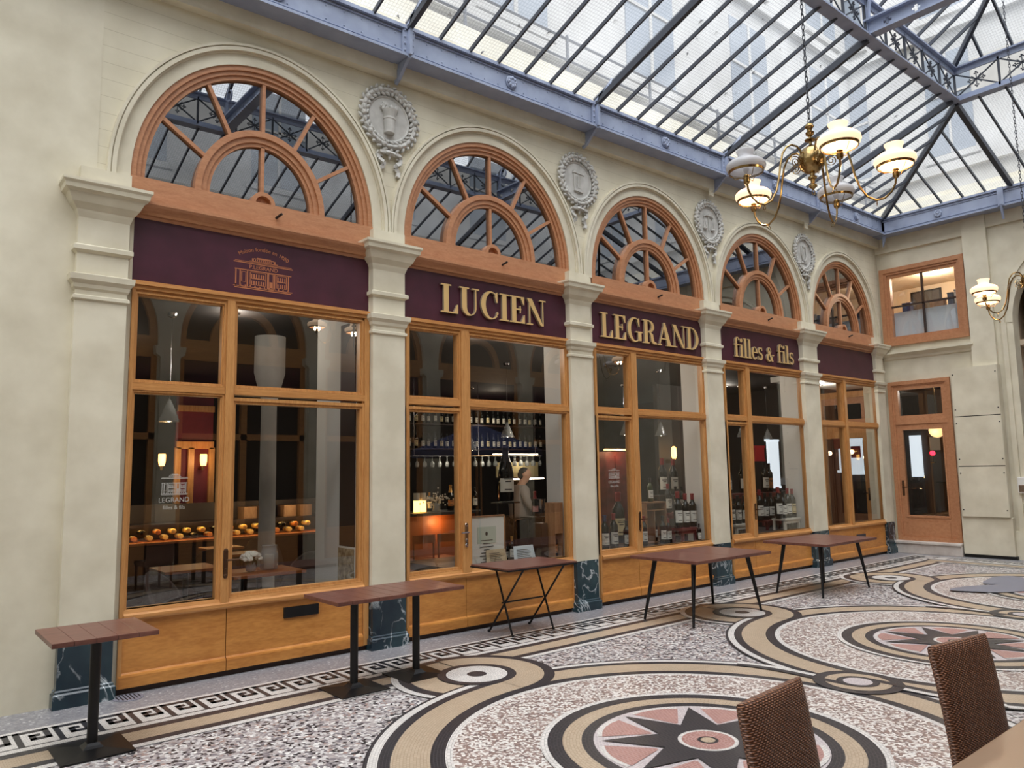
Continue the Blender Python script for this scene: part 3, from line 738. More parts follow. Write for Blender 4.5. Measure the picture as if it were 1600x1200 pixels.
# ------------------------------------------------------------------ wreath medallions on the spandrels
def wreath(cx, kind, label):
    cz = 5.53; y = 0
    t = thing('wreath_medallion', label, 'plaster relief', (cx, y, cz))
    def flat(mb): mb.v = [(v[0], min(v[1], -.001), v[2]) for v in mb.v]; return mb
    mb = MB(); mb.lathe([(.262, -.001), (.262, .02), (.25, .028), (.238, .02), (.232, .012), (.222, .012), (.0, .012)], (cx, y, cz), 40, 'y'); flat(mb).build('roundel', 'stone_relief', t, smooth=True)
    mb = MB(); mb.tube([(cx+.315*math.cos(a), y-.018, cz+.315*math.sin(a)) for a in [2*PI*k/40 for k in range(40)]], .035, 8, closed=True)
    N = 30; rnd = random.Random(3)
    for k in range(N):
        a = 2*PI*k/N
        for q, rr in enumerate((.275, .318, .36)):
            aa = a+q*.08; c, s_ = math.cos(aa), math.sin(aa); p = (cx+rr*c, y-.035-(.012 if q == 1 else 0), cz+rr*s_)
            rot = Matrix.Rotation(-(aa+PI/2)+(.5 if q == 0 else -.5 if q == 2 else 0), 3, 'Y')
            if k % 3 == 1 and q != 1: mb.ball(p, .022, 6)
            elif k % 3 == 0 and q == 1: mb.ball(p, .030, 7)
            else: mb.ball(p, .036, 6, (1.1, .5, .5), rot=rot)
    flat(mb).build('wreath', 'stone_relief', t, smooth='all')
    mb = MB()
    def strip(pts, wd):
        for p, q in zip(pts, pts[1:]): mb.bar((cx+p[0], y-.02-p[2], cz+p[1]), (cx+q[0], y-.02-q[2], cz+q[1]), .03, wd, (1, 0, 0))
    for sg in (-1, 1):
        strip([(0, -.385, .02), (.06*sg, -.40, .03), (.125*sg, -.40, .02), (.14*sg, -.43, .0)], .04)
        strip([(.14*sg, -.42, 0), (.135*sg, -.48, .01), (.08*sg, -.51, .02), (.07*sg, -.545, .01), (.115*sg, -.58, 0), (.10*sg, -.64, .01)][:6 if sg > 0 else 5], .042)
        for k in range(5): mb.ball((cx+(.10+.02*math.sin(k*2))*sg, y-.03, cz-.44-.045*k), .016, 6, (1.4, .6, .7))
    mb.ball((cx, y-.03, cz-.40), .03, 8); mb.ball((cx, y-.03, cz-.44), .022, 6, (.8, .6, 1.4))
    flat(mb).build('ribbon', 'stone_relief', t, smooth=True)
    mb = MB(); E = lambda dx, dz, r, sc=(1, .5, 1), rot=None: mb.ball((cx+dx, y-.03, cz+dz), r, 8, sc, rot=rot)
    if kind == 0:
        mb.lathe([(.055, -.17), (.062, -.165), (.06, -.14), (.068, -.02), (.074, -.015), (.074, .005), (.066, .01), (.075, .05), (.09, .09), (.0, .09)], (cx, y-.02, cz), 16)
        rnd = random.Random(5)
        for k in range(22): E(rnd.uniform(-.085, .085), rnd.uniform(.06, .16), rnd.uniform(.016, .028), (1, .8, 1))
        for sg in (-1, 1): mb.tube([(cx+.05*sg, y-.03, cz+.08), (cx+.09*sg, y-.04, cz+.13), (cx+.11*sg, y-.03, cz+.11)], .012, 6)
    elif kind == 1:
        mb.profy([(-.075, -.15), (.085, -.16), (.095, .09), (-.085, .10)], y-.035, y); mb.profy([(-.095, .09), (.105, .08), (.10, .11), (-.09, .12)], y-.045, y)
        for v in range(len(mb.v)): mb.v[v] = (mb.v[v][0]+cx, mb.v[v][1], mb.v[v][2]+cz)
        for k in range(4): mb.box(cx-.05+.028*k, y-.042, cz-.11, cx-.04+.028*k, y-.03, cz+.05)
    elif kind == 2:
        mb.box(cx-.007, y-.03, cz-.12, cx+.007, y, cz+.13); mb.tube([(cx-.12, y-.025, cz+.09), (cx-.06, y-.03, cz+.12), (cx+.06, y-.03, cz+.12), (cx+.12, y-.025, cz+.09)], .011, 6); E(0, .145, .02)
        for sg in (-1, 1):
            for d in (-.04, .04): mb.tube([(cx+.11*sg, y-.025, cz+.09), (cx+.10*sg+d, y-.025, cz-.09)], .0045, 5)
            E(.10*sg, -.10, .05, (1, .5, .45))
    else:
        for sg in (-1, 1): mb.tube([(cx+.07*sg, y-.025, cz+.14), (cx+.075*sg, y-.03, cz), (cx+.05*sg, y-.03, cz-.10), (cx, y-.03, cz-.14)], .014, 6)
        mb.box(cx-.03, y-.03, cz-.11, cx+.03, y, cz+.13); E(0, .14, .035); mb.box(cx-.09, y-.03, cz-.17, cx+.09, y, cz-.14)
    flat(mb).build('emblem', 'stone_relief', t, smooth=True)
for cx, k, l in ((2.48, 0, 'plaster wreath medallion with a basket of fruit'), (5.36, 1, 'plaster wreath medallion with a plain box emblem'), (8.25, 2, 'plaster wreath medallion with a pair of scales'), (11.12, 3, 'farthest plaster wreath medallion, with an upright curved emblem')): wreath(cx, k, l)
PLATES = ['leftmost small plaster plate below the iron beam', 'small plaster plate right of the second wreath medallion', 'small plaster plate right of the third wreath medallion', 'small plaster plate above the farthest arch', 'small plaster plate in the corner below the beam']
for k, (u, v) in enumerate(((623, 101), (912, 214), (1112, 300), (1260, 352))):
    p = at(u, v, y=-.11)
    t = thing('socket_plate', PLATES[k], 'socket plate', p, 'socket plates below the beam'); mb = MB(); mb.box(p.x-.05, p.y, p.z-.06, p.x+.05, p.y+.02, p.z+.06); mb.build('plate', 'plaster', t)
    mb = MB(); mb.lathe([(.022, 0), (.022, .012), (.012, .012), (.012, .004), (0, .004)], (p.x, p.y, p.z+.01), 12, 'y'); mb.build('socket', 'plaster', t)
t = thing('socket_plate', 'small plaster plate on the far wall in the corner below the beam', 'socket plate', (XE-.06, -.2, 6.17), 'socket plates below the beam'); mb = MB(); mb.box(XE-.07, -.26, 6.11, XE-.05, -.15, 6.23); mb.build('plate', 'plaster', t)
mb = MB(); mb.box(XE-.082, -.225, 6.15, XE-.07, -.185, 6.19); mb.build('socket', 'plaster', t)

# ------------------------------------------------------------------ far wall
def far_wall():
    x0, x1 = XE, XE+.3
    mb = MB(); B = lambda ya, za, yb, zb_: mb.box(x0, min(ya, yb), za, x1, max(ya, yb), zb_)
    B(.3, 0, -.055, 7); B(-.055, 0, -1.215, .235); B(-.055, 3.36, -1.215, 4.09); B(-.055, 5.68, -1.63, 7); B(-1.215, 0, -1.63, 4.09); B(-1.63, 0, -2.0, 7)
    r, sp = 1.52, 4.25
    pts = [(-2.0, 0), (YC+r, 0), (YC+r, sp)]+[(YC+r*math.cos(PI*k/32), sp+r*math.sin(PI*k/32)) for k in range(1, 32)]+[(YC-r, sp), (YC-r, 0), (YO-.3, 0), (YO-.3, 7), (-2.0, 7)]
    mb.prism(pts, lambda p, t: (t, p[0], p[1]), x0, x1)
    struct(mb.build('wall_far', 'plaster'), 'plaster wall closing the far end of the gallery', 'wall')
    mb = MB()
    for (ri, ro, xx) in ((1.52, 1.64, x0-.008), (1.64, 1.70, x0-.045)):
        vs = []; n = 40
        for k in range(n+1):
            t = PI*k/n; c, s_ = math.cos(t), math.sin(t); vs += [(xx, YC+ri*c, sp+ri*s_), (xx, YC+ro*c, sp+ro*s_), (x0+.01, YC+ro*c, sp+ro*s_), (x0+.01, YC+ri*c, sp+ri*s_)]
        mb.add(vs, [(4*k+j, 4*k+(j+1) % 4, 4*k+4+(j+1) % 4, 4*k+4+j) for k in range(n) for j in range(4)]+[(3, 2, 1, 0), (4*n, 4*n+1, 4*n+2, 4*n+3)])
    mb.box(x0-.045, YC+1.62, .45, x0+.01, YC+1.70, sp); mb.box(x0-.07, YC+1.50, 0, x0+.01, YC+1.80, .5)
    struct(mb.build('trim_30', 'plaster', smooth=True), 'plaster moulding round the passage arch in the far wall', 'moulding')
    mb = MB(); mb.box(x0-.09, -2.06, 3.5, x0, -1.655, 6.42); struct(mb.build('trim_31', 'plaster'), 'flat plaster pilaster right of the upper window on the far wall', 'pilaster')
    mb = MB(); mb.box(x0-.05, -1.655, 6.02, x0, 0, 6.9); mb.box(x0-.05, -5.6, 6.08, x0, -2.06, 6.9); struct(mb.build('trim_32', 'plaster'), 'plaster fascia across the far wall below the beam', 'fascia')
    mb = MB(); mb.prism([(x0, 3.80), (x0-.03, 3.82), (x0-.04, 3.86), (x0-.09, 3.90), (x0-.12, 3.92), (x0-.12, 3.955), (x0, 3.97)], lambda p, t: (p[0], t, p[1]), -.02, -1.69); struct(mb.build('trim_33', 'plaster'), 'plaster sill cornice below the upper window on the far wall', 'cornice')
    mb = MB(); mb.box(x0-.2, -1.25, 0, x0+.02, -.02, .19); mb.box(x0-.23, -1.25, .19, x0+.02, -.02, .235); struct(mb.build('trim_34', 'step_stone', bevel=.008), 'worn stone doorstep below the far door', 'step')
far_wall()
def frame_y(mb, x, ya, yb, z0, z1, w, d0, d1):
    """rectangular frame in the plane x; ya > yb outer edges, w member width"""
    mb.box(x+d0, yb, z0, x+d1, yb+w, z1); mb.box(x+d0, ya-w, z0, x+d1, ya, z1); mb.box(x+d0, yb+w, z0, x+d1, ya-w, z0+w); mb.box(x+d0, yb+w, z1-w, x+d1, ya-w, z1)
def pane_y(x, ya, yb, z0, z1, parent, m='shop_glass'):
    mb = MB(); mb.add([(x, ya, z0), (x, yb, z0), (x, yb, z1), (x, ya, z1)], [(0, 1, 2, 3)]); return mb.build('pane', m, parent)
def far_window():
    t = thing('window_12', 'square four-pane oak window high on the far wall', 'window', (XE, -.84, 4.09)); t['kind'] = 'structure'
    mb = MB(); frame_y(mb, XE, -.05, -1.63, 4.09, 5.68, .085, -.05, .1); frame_y(mb, XE, -.13, -1.55, 4.17, 5.60, .05, -.03, .1); frame_y(mb, XE, -.175, -1.505, 4.215, 5.555, .06, -.005, .1); mb.build('window_frame', 'oak_weathered', t)
    mb = MB(); mb.box(XE+.0, -.855, 4.27, XE+.06, -.825, 5.5); mb.build('glazing_bar', 'dark_wood', t)
    mb = MB(); mb.box(XE+.0, -1.45, 4.87, XE+.06, -.23, 4.90); mb.build('glazing_bar', 'dark_wood', t)
    pane_y(XE+.04, -.23, -1.45, 4.89, 5.5, t); p = pane_y(XE+.04, -.23, -1.45, 4.27, 4.87, t); p['label'] = 'lower clear panes in front of pale blue film'
    # office behind
    mb = MB(); mb.box(XE+2.5, -2.6, 3.9, XE+2.6, 1, 6.5); mb.box(XE+.3, .9, 3.9, XE+2.5, 1, 6.5); mb.box(XE+.3, -2.6, 3.9, XE+2.5, -2.5, 6.5); mb.box(XE+.3, -2.6, 5.75, XE+2.6, 1, 5.85); mb.box(XE+.3, -2.6, 3.85, XE+2.6, 1, 3.95)
    struct(mb.build('wall_office', 'beige_wall'), 'warm lit room behind the upper window on the far wall', 'wall')
    mb = MB(); mb.box(XE+.12, -1.5, 4.25, XE+.14, -.2, 4.78); tag(mb.build('privacy_screen', 'frosted_glass'), 'pale blue privacy screen filling the lower half of the upper far window', 'screen')
    for k, (yy, w_, h_, m_, l_) in enumerate(((-.42, .16, .16, 'navy', 'dark blue box standing behind the screen in the far window'), (-1.0, .26, .12, 'crate_wood', 'brown cardboard box behind the screen in the far window'), (-1.25, .10, .22, 'navy', 'blue folder standing at the right of the far window'), (-1.36, .07, .26, 'white_paint', 'white folder at the right edge of the far window'))):
        mb = MB(); mb.box(XE+.25, yy-w_/2, 4.77, XE+.40, yy+w_/2, 4.80+h_); mb.box(XE+.24, yy-w_/2-.006, 4.80+h_, XE+.41, yy+w_/2+.006, 4.82+h_); tag(mb.build('storage_box', m_, bevel=.004), l_, 'box')
    mb = MB(); mb.box(XE+.2, -1.6, 4.70, XE+.6, -.1, 4.77); tag(mb.build('desk', 'white_paint'), 'white desk top behind the far window screen', 'desk')
    t = thing('picture_frame', 'dark picture on the room wall behind the far window', 'picture', (XE+2.48, .2, 5.0)); mb = MB(); mb.box(XE+2.46, -.3, 4.95, XE+2.5, .35, 5.65); mb.build('frame', 'black', t); mb = MB(); mb.box(XE+2.455, -.26, 4.99, XE+2.46, .31, 5.61); mb.build('print', 'dark_room_grey', t)
    L = bpy.data.objects.new('office_lamp', bpy.data.lights.new('office_lamp', 'POINT')); col.objects.link(L); L.location = (XE+1.3, -.6, 5.6); L.data.energy = 55; L.data.color = (1, .8, .6); L.data.shadow_soft_size = .15
far_window()
def far_door():
    t = thing('door_1', 'oak glazed door with a transom light at the far end', 'door', (XE, -.64, .235)); t['kind'] = 'structure'
    mb = MB(); frame_y(mb, XE, -.055, -1.215, .235, 3.36, .07, -.05, .12); frame_y(mb, XE, -.12, -1.15, .235, 3.30, .035, -.03, .12); mb.box(XE-.02, -1.15, 2.50, XE+.1, -.12, 2.60); mb.build('door_frame', 'oak_weathered', t)
    mb = MB(); frame_y(mb, XE, -.155, -1.115, 2.60, 3.265, .075, -.01, .08); f = mb.build('transom_frame', 'oak_weathered', t); pane_y(XE+.03, -.23, -1.04, 2.675, 3.19, f)
    mb = MB(); ya, yb = -.155, -1.115
    mb.box(XE+.0, yb, .24, XE+.07, yb+.10, 2.50); mb.box(XE, ya-.10, .24, XE+.07, ya, 2.50); mb.box(XE, yb+.1, 2.40, XE+.07, ya-.1, 2.50); mb.box(XE, yb+.1, .24, XE+.07, ya-.1, .72); frame_y(mb, XE, ya-.08, yb+.08, .68, 2.42, .03, -.015, .06)
    mb.box(XE-.012, yb+.10, .30, XE+.01, ya-.10, .60); mb.build('door_leaf', 'oak_weathered', t); pane_y(XE+.03, ya-.1, yb+.1, .72, 2.40, t)
    mb = MB(); mb.box(XE-.012, -.225, 1.10, XE, -.185, 1.40); mb.tube([(XE-.01, -.205, 1.27), (XE-.06, -.205, 1.27), (XE-.065, -.30, 1.27)], .01, 8); mb.build('door_handle', 'bronze', t)
far_door()
# panelled service box beside the door
t = thing('service_cabinet', 'cream three-panel service cabinet on the far wall right of the door', 'cabinet', (XE, -1.69, .74))
mb = MB(); mb.box(13.92, -2.08, .74, XE-.025, -1.30, 3.49); mb.build('casing', 'plaster', t, bevel=.004)
mb = MB(); mb.box(13.914, -2.07, .76, 13.92, -1.31, 3.48); mb.build('seam_shade', 'black', t)  # black sheet painting the shade in the seams between panels
for z0, z1 in ((.745, 1.652), (1.668, 2.572), (2.588, 3.488)):
    mb = MB(); mb.box(13.90, -2.075, z0, 13.921, -1.305, z1)
    for yy in (-2.045, -1.335):
        for zz in (z0+.12, z1-.12): mb.lathe([(.012, 0), (.012, .006), (0, .006)], (0, 0, 0), 8, 'y') if False else mb.box(13.893, yy-.01, zz-.01, 13.9, yy+.01, zz+.01, 1)
    mb.build('panel', ['plaster', 'black_metal'], t)
t2 = thing('cabinet_base', 'low cream plinth with a black foot below the service cabinet', 'plinth', (13.95, -1.69, 0)); mb = MB(); mb.box(13.94, -2.10, .06, XE-.025, -1.27, .739); mb.build('body', 'plaster', t2, bevel=.006)
mb = MB(); mb.box(13.96, -2.12, 0, XE-.025, -1.27, .06); mb.build('foot', 'black', t2)
# passage behind the arch
mb = MB(); mb.box(XE+.3, -2.30, 0, 18.5, -2.15, 6); mb.box(XE+.3, YC-1.6, 0, 18.5, YC-1.5, 6); mb.box(18.5, -7, 0, 18.7, 0, 6); mb.box(XE+.3, -6, 5.85, 18.7, -2, 6.0)
struct(mb.build('wall_passage', 'beige_wall'), 'beige walls of the passage behind the far arch', 'wall')
t = thing('window_13', 'white framed shop window inside the far passage', 'window', (16.2, -2.4, 0)); t['kind'] = 'structure'
mb = MB(); mb.box(15.0, -2.40, .5, 15.15, -2.30, 4.0); mb.box(17.6, -2.40, .5, 17.75, -2.30, 4.0); mb.box(15.0, -2.42, 3.85, 17.75, -2.30, 4.0); mb.box(15.0, -2.42, .45, 17.75, -2.30, .9); mb.box(15.15, -2.38, 3.0, 17.6, -2.32, 3.08); mb.build('window_frame', 'white_paint', t)
mb = MB(); mb.box(15.15, -2.345, .9, 17.6, -2.33, 3.9); mb.build('pane', 'dark_room_grey', t)
mb = MB()
for k in range(10): mb.tube([(15.1+.13*k, -2.44+.03*math.sin(k*2), 4.05), (15.12+.13*k, -2.47+.03*math.sin(k*2), 4.7), (15.15+.12*k, -2.42, 5.4)], .07, 8)
tag(mb.build('drapery', 'drapery', smooth=True), 'tan gathered drapery hanging inside the far passage arch', 'drapery')
p = at(1596, 758, x=14.04)
t = thing('wall_box', 'small white box on the wall at the right edge of the far arch', 'box', p); mb = MB(); mb.box(14.0, p.y-.09, p.z-.14, 14.1, p.y+.05, p.z+.14); mb.build('casing', 'white_paint', t, bevel=.01); mb = MB(); mb.box(13.995, p.y-.07, p.z-.12, 14.0, p.y+.03, p.z+.0); mb.build('cover', 'chrome', t)

# ------------------------------------------------------------------ opposite arcade and near end (seen in the reflections)
def opposite():
    mb = MB(); y0, y1 = YO-.3, YO
    edges = [-1.6]+[(ARCH[i][1]+ARCH[i+1][0])/2 for i in range(4)]+[XE+.3]
    mb.box(-6, y0, 0, -1.6, y1, 7)
    for i, (a, b) in enumerate(ARCH):
        cx, rx = (a+b)/2, (b-a)/2
        pts = [(edges[i], 0), (a, 0), (a, SPR)]+[(cx-rx*math.cos(PI*k/24), SPR+RISE*math.sin(PI*k/24)) for k in range(1, 24)]+[(b, SPR), (b, 0), (edges[i+1], 0), (edges[i+1], 7), (edges[i], 7)]
        mb.profy(pts, y0, y1)
    for i in range(1, 5): rloft(mb, ARCH[i-1][1]+.02, ARCH[i][0]-.02, y1-.1, y1+.10, [(0, 0), (0, 3.9), (.08, 3.95), (.1, 4.1), (0, 4.1)])
    mb.box(-6, y1, 6.0, XE, y1+.08, 6.9)
    struct(mb.build('wall_right', 'plaster'), 'cream arcade on the opposite side of the gallery', 'wall')
    for i, (a, b) in enumerate(ARCH):
        cx, rx = (a+b)/2, (b-a)/2; t = thing('window_%d' % (14+i), 'oak shopfront in the opposite arcade facing the %s shop window' % ORD[i], 'shopfront', (cx, YO-.1, 0)); t['kind'] = 'structure'
        mb = MB(); y = YO-.12
        mb.arch(cx, SPR, (rx-.12, RISE-.12), (rx, RISE), y-.05, y+.05, 24); mb.arch(cx, SPR, (rx*.42, RISE*.42), (rx*.54, RISE*.54), y-.05, y+.05, 20)
        mb.box(a, y-.05, 3.9, b, y+.06, SPR); mb.box(a, y-.05, 0, a+.1, y+.05, 3.9); mb.box(b-.1, y-.05, 0, b, y+.05, 3.9); mb.box(cx-.06, y-.05, .6, cx+.06, y+.05, 3.4); mb.box(a, y-.05, 2.4, b, y+.05, 2.52); mb.box(a, y-.05, 0, b, y+.05, .62)
        mb.build('window_frame', 'oak_across', t)
        mb = MB(); mb.box(a, y-.03, 3.37, b, y+.03, 3.9); mb.build('sign_board', 'burgundy', t)
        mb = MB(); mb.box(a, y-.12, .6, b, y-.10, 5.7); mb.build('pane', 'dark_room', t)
    mb = MB(); mb.box(-6.3, YO-.3, 0, -6, .3, 7); struct(mb.build('wall_near', 'plaster'), 'plain wall at the near end of the gallery', 'wall')
opposite()

# ------------------------------------------------------------------ iron and glass roof
TX = [-.36-2.91, -.36, 2.55, 5.45, 8.36, 11.27]        # main rafters along the facade
EX0, EX1 = 13.85, 11.45                                 # far eave and far end of the lantern ring
ye, yr = -.3, -2.6
ze = lambda x: zb(x)+.33
zr = lambda x: 7.44+.018*(x-9)
zt = lambda x: zr(x)+.60
YM = lambda y: 2*YC-y                                   # mirrored to the other slope
ZRIDGE = 8.85
def roof():
    mb = MB(); x0 = -6
    b = lambda p0, p1, w_, h_: mb.bar(p0, p1, w_, h_)
    for sy in (lambda y: y, YM):
        b((x0, sy(-.17), zb(x0)+.155), (XE-.02, sy(-.17), zb(XE)+.155), .22, .30)
        for dz, hh in ((.0, .03), (.31, .04)): b((x0, sy(-.19), zb(x0)+dz), (XE-.02, sy(-.19), zb(XE)+dz), .27, hh)
        b((x0, sy(-.288), zb(x0)+.05), (XE-.2, sy(-.288), zb(XE)+.05), .012, .012); b((x0, sy(-.288), zb(x0)+.262), (XE-.2, sy(-.288), zb(XE)+.262), .012, .012)
    o = struct(mb.build('trim_50', 'blue_iron'), 'blue-grey iron eaves beam running above the shop arcade', 'beam')
    m2 = MB()
    for k in range(5):
        cx = 1.1+2.905*k; z = zb(cx)+.16
        m2.lathe([(.085, 0), (.085, .008), (.07, .016), (.03, .014), (.028, .03), (0, .034)], (cx, -.285, z), 16, 'y')
        for j in range(8): a = 2*PI*j/8; m2.ball((cx+.05*math.cos(a), -.31, z+.05*math.sin(a)), .026, 6, (1, .6, 1))
    m2.build('rosette', 'blue_iron', o, smooth=True)
    m3 = MB()
    for k in range(70):
        x = .2+.2*k
        if x < XE-.4:
            for dz in (.085, .225): m3.ball((x, -.283, zb(x)+dz), .009, 5)
    m3.build('rivet', 'blue_iron', o)
    # far end beam
    mb = MB(); Z = zb(XE)-.02
    mb.box(EX0-.03, YO+.2, Z, EX0+.2, -.1, Z+.31); mb.box(EX0-.06, YO+.2, Z-.015, EX0+.22, -.1, Z+.015); mb.box(EX0-.06, YO+.2, Z+.295, EX0+.22, -.1, Z+.335)
    mb.box(EX0-.042, YO+.3, Z+.045, EX0-.03, -.3, Z+.057); mb.box(EX0-.042, YO+.3, Z+.25, EX0-.03, -.3, Z+.262)
    o2 = struct(mb.build('trim_51', 'blue_iron'), 'blue-grey iron eaves beam across the far wall', 'beam')
    m2 = MB(); q = Matrix.Rotation(PI/2, 3, 'Z')
    for cy in (-1.35, -3.9):
        for j in range(8): a = 2*PI*j/8; m2.ball((EX0-.05, cy+.05*math.cos(a), Z+.16+.05*math.sin(a)), .028, 6, (.6, 1, 1))
        m2.ball((EX0-.05, cy, Z+.16), .03, 8)
    m2.build('rosette', 'blue_iron', o2, smooth=True)
    # brackets under the main rafters
    names = ['bracket', 'bracket', 'leftmost visible iron bracket on the eaves beam', 'iron bracket on the eaves beam above the second wreath medallion', 'iron bracket on the eaves beam above the third wreath medallion', 'iron bracket on the eaves beam above the fourth wreath medallion']
    for k, x in enumerate(TX):
        if k < 2: continue
        z = zb(x); t = thing('iron_bracket', names[k], 'bracket', (x, -.3, z), 'iron brackets on the eaves beam'); t['kind'] = 'structure'
        mb = MB(); mb.prism([(-.03, z+.02), (-.33, z+.02), (-.33, z-.03), (-.27, z-.06), (-.12, z-.19), (-.05, z-.22)], lambda p, u: (u, p[0], p[1]), x-.018, x+.018); mb.build('gusset', 'blue_iron', t)
        mb = MB(); mb.box(x-.075, -.31, z+.0, x+.075, -.285, z+.33); mb.box(x-.018, -.36, z+.0, x+.018, -.3, z+.33)
        mb.prism([(-.3, z+.33), (-.36, z+.33), (-.42, z+.42), (-.62, z+.53), (-.62, z+.47), (-.3, z+.34)], lambda p, u: (u, p[0], p[1]), x-.03, x+.03)
        for dx in (-.05, .05):
            for j in range(4): mb.ball((x+dx, -.312, z+.05+.075*j), .014, 6)
        mb.build('strap', 'blue_iron', t)
    for (x, y, dx, dy, l) in ((EX0+.02, -.28, 0, -1, 'iron bracket in the far corner of the eaves'), (EX0-.03, -2.42, -1, 0, 'iron bracket on the far end beam right of the pilaster')):
        z = zb(XE)-.02; t = thing('iron_bracket', l, 'bracket', (x, y, z), 'iron brackets on the eaves beam'); t['kind'] = 'structure'
        mb = MB(); mb.box(x-.05, y-.05, z, x+.05, y+.05, z+.34); mb.build('strap', 'blue_iron', t)
        mb = MB(); mb.prism([(0, .02), (.09, .02), (.06, -.08), (.0, -.24)], lambda p, u: (x+dx*(p[0]-.02)+abs(dy)*u, y+dy*(p[0]-.02)+abs(dx)*u, z+p[1]), -.018, .018); mb.build('gusset', 'blue_iron', t)
    # rafters
    n = 0
    P = lambda x, t_, sy: (x, sy(ye+(yr-ye)*t_), ze(x)+(zr(x)-ze(x))*t_)
    mb = MB(); thin = MB()
    for sy in (lambda y: y, YM):
        for x in TX: mb.bar(P(x, 0, sy), P(x, 1, sy), .055, .11)
        x = TX[0]; step = 2.905/7
        for k in range(1, 60):
            x = TX[0]+step*k
            if k % 7 == 0 or x > EX0-.15: continue
            e = 1 if x <= EX1 else (EX0-x)/(EX0-EX1)
            thin.bar(P(x, 0, sy), P(x, e, sy), .022, .05)
        mb.bar((EX0, sy(ye), ze(EX0)), (EX1, sy(yr), zr(EX1)), .06, .12)
    ys = [yr, YM(yr)]
    for y in ys: mb.bar((EX0, y, ze(EX0)), (EX1, y, zr(EX1)), .055, .11)
    N = 19
    for k in range(1, N):
        y = ye+(YM(ye)-ye)*k/N; m_ = min((ye-y)/(ye-yr), (y-YM(ye))/(ye-yr), 1)
        thin.bar((EX0, y, ze(EX0)), (EX0+(EX1-EX0)*m_, y, ze(EX0)+(zr(EX1)-ze(EX0))*m_), .024, .05)
    # lantern roof
    xr_ = EX1-(yr-YC)
    Q = lambda x, t_, sy: (x, sy(yr+(YC-yr)*t_), zt(x)+(ZRIDGE-zt(x))*t_)
    for sy in (lambda y: y, YM):
        for x in TX[:-1]: mb.bar(Q(x, 0, sy), Q(x, 1, sy), .045, .09)
        for k in range(1, 60):
            x = TX[0]+step*k
            if k % 7 == 0 or x > EX1-.15: continue
            e = 1 if x <= xr_ else (EX1-x)/(EX1-xr_)
            thin.bar(Q(x, 0, sy), Q(x, e, sy), .022, .05)
        mb.bar((EX1, sy(yr), zt(EX1)), (xr_, YC, ZRIDGE), .05, .10)
    for k in range(1, 6):
        y = yr+(YM(yr)-yr)*k/6; m_ = min((yr-y)/(yr-YC), (y-YM(yr))/(yr-YC))
        thin.bar((EX1, y, zt(EX1)), (EX1+(xr_-EX1)*m_, y, zt(EX1)+(ZRIDGE-zt(EX1))*m_), .03, .06)
    mb.bar((-6, YC, ZRIDGE), (xr_, YC, ZRIDGE), .06, .12)
    struct(mb.build('trim_52', 'dark_iron'), 'heavy dark rafters, hips and ridge of the glass roof', 'rafters')
    struct(thin.build('trim_53', 'dark_iron'), 'thin dark glazing bars of the glass roof', 'glazing bars')
    # ring of lattice girders
    def girder(p0, p1, label, num, cell=.60):
        p0, p1 = Vector(p0), Vector(p1); L = (p1-p0).length; d = (p1-p0)/L; H = .56; U = Vector((0, 0, 1)); sd = d.cross(U)
        mb = MB()
        for z in (0.0, H):
            mb.bar(p0+U*z, p1+U*z, .17 if z == 0 else .13, .025); mb.bar(p0+U*(z+(.05 if z == 0 else -.045)), p1+U*(z+(.05 if z == 0 else -.045)), .03, .10)
        t = struct(mb.build('trim_%d' % num, 'blue_iron'), label, 'girder')
        n = max(1, round(L/cell)); c = L/n; lat = MB(); fl = MB()
        for k in range(n):
            a = p0+d*(c*k); b_ = p0+d*(c*(k+1)); m = (a+b_)/2+U*(H/2)
            lat.bar(a+U*.08, b_+U*(H-.08), .012, .022); lat.bar(a+U*(H-.08), b_+U*.08, .012, .022); lat.bar(a+U*.05, a+U*(H-.05), .03, .03, d)
            for j in range(8):
                an = PI/4*j; v = d*math.cos(an)+U*math.sin(an); q = m+v*.095
                fl.bar(m, q, .01, .016, sd)
                if j % 2 == 0:
                    fl.ball(q+v*.022, .017, 6); pv = d*-math.sin(an)+U*math.cos(an)
                    fl.ball(q+pv*.022, .013, 6); fl.ball(q-pv*.022, .013, 6)
        lat.build('lattice', 'dark_iron', t); fl.build('cross_ornament', 'dark_iron', t)
    for k, (y, l) in enumerate(((yr, 'lattice girder of the lantern above the shop side'), (YM(yr), 'lattice girder of the lantern on the opposite side'))): girder((-6, y, zr(-6)), (EX1, y, zr(EX1)), l, 54+k, .62)
    girder((EX1, yr, zr(EX1)), (EX1, YM(yr), zr(EX1)), 'lattice girder across the far end of the lantern', 56, .63)
    # tie beams with quatrefoil piercings
    for k, x in enumerate((8.36, 2.55)):
        z = zr(x)+.03; y0_, y1_ = yr, YM(yr); mb = MB()
        mb.box(x-.075, y1_, z-.015, x+.075, y0_, z+.01); mb.box(x-.075, y1_, z+.19, x+.075, y0_, z+.215)
        xs = [y0_-.28-.36*j for j in range(7)]; prev = y0_
        for c in xs:
            mb.box(x-.008, c+.055, z, x+.008, prev, z+.2); mb.box(x-.008, c-.055, z, x+.008, c+.055, z+.05); mb.box(x-.008, c-.055, z+.15, x+.008, c+.055, z+.2)
            for sy_, sz_ in ((1, 1), (1, -1), (-1, 1), (-1, -1)): mb.box(x-.008, min(c+sy_*.055, c+sy_*.022), min(z+.1+sz_*.05, z+.1+sz_*.02), x+.008, max(c+sy_*.055, c+sy_*.022), max(z+.1+sz_*.05, z+.1+sz_*.02))
            prev = c-.055
        mb.box(x-.008, y1_, z, x+.008, prev, z+.2)
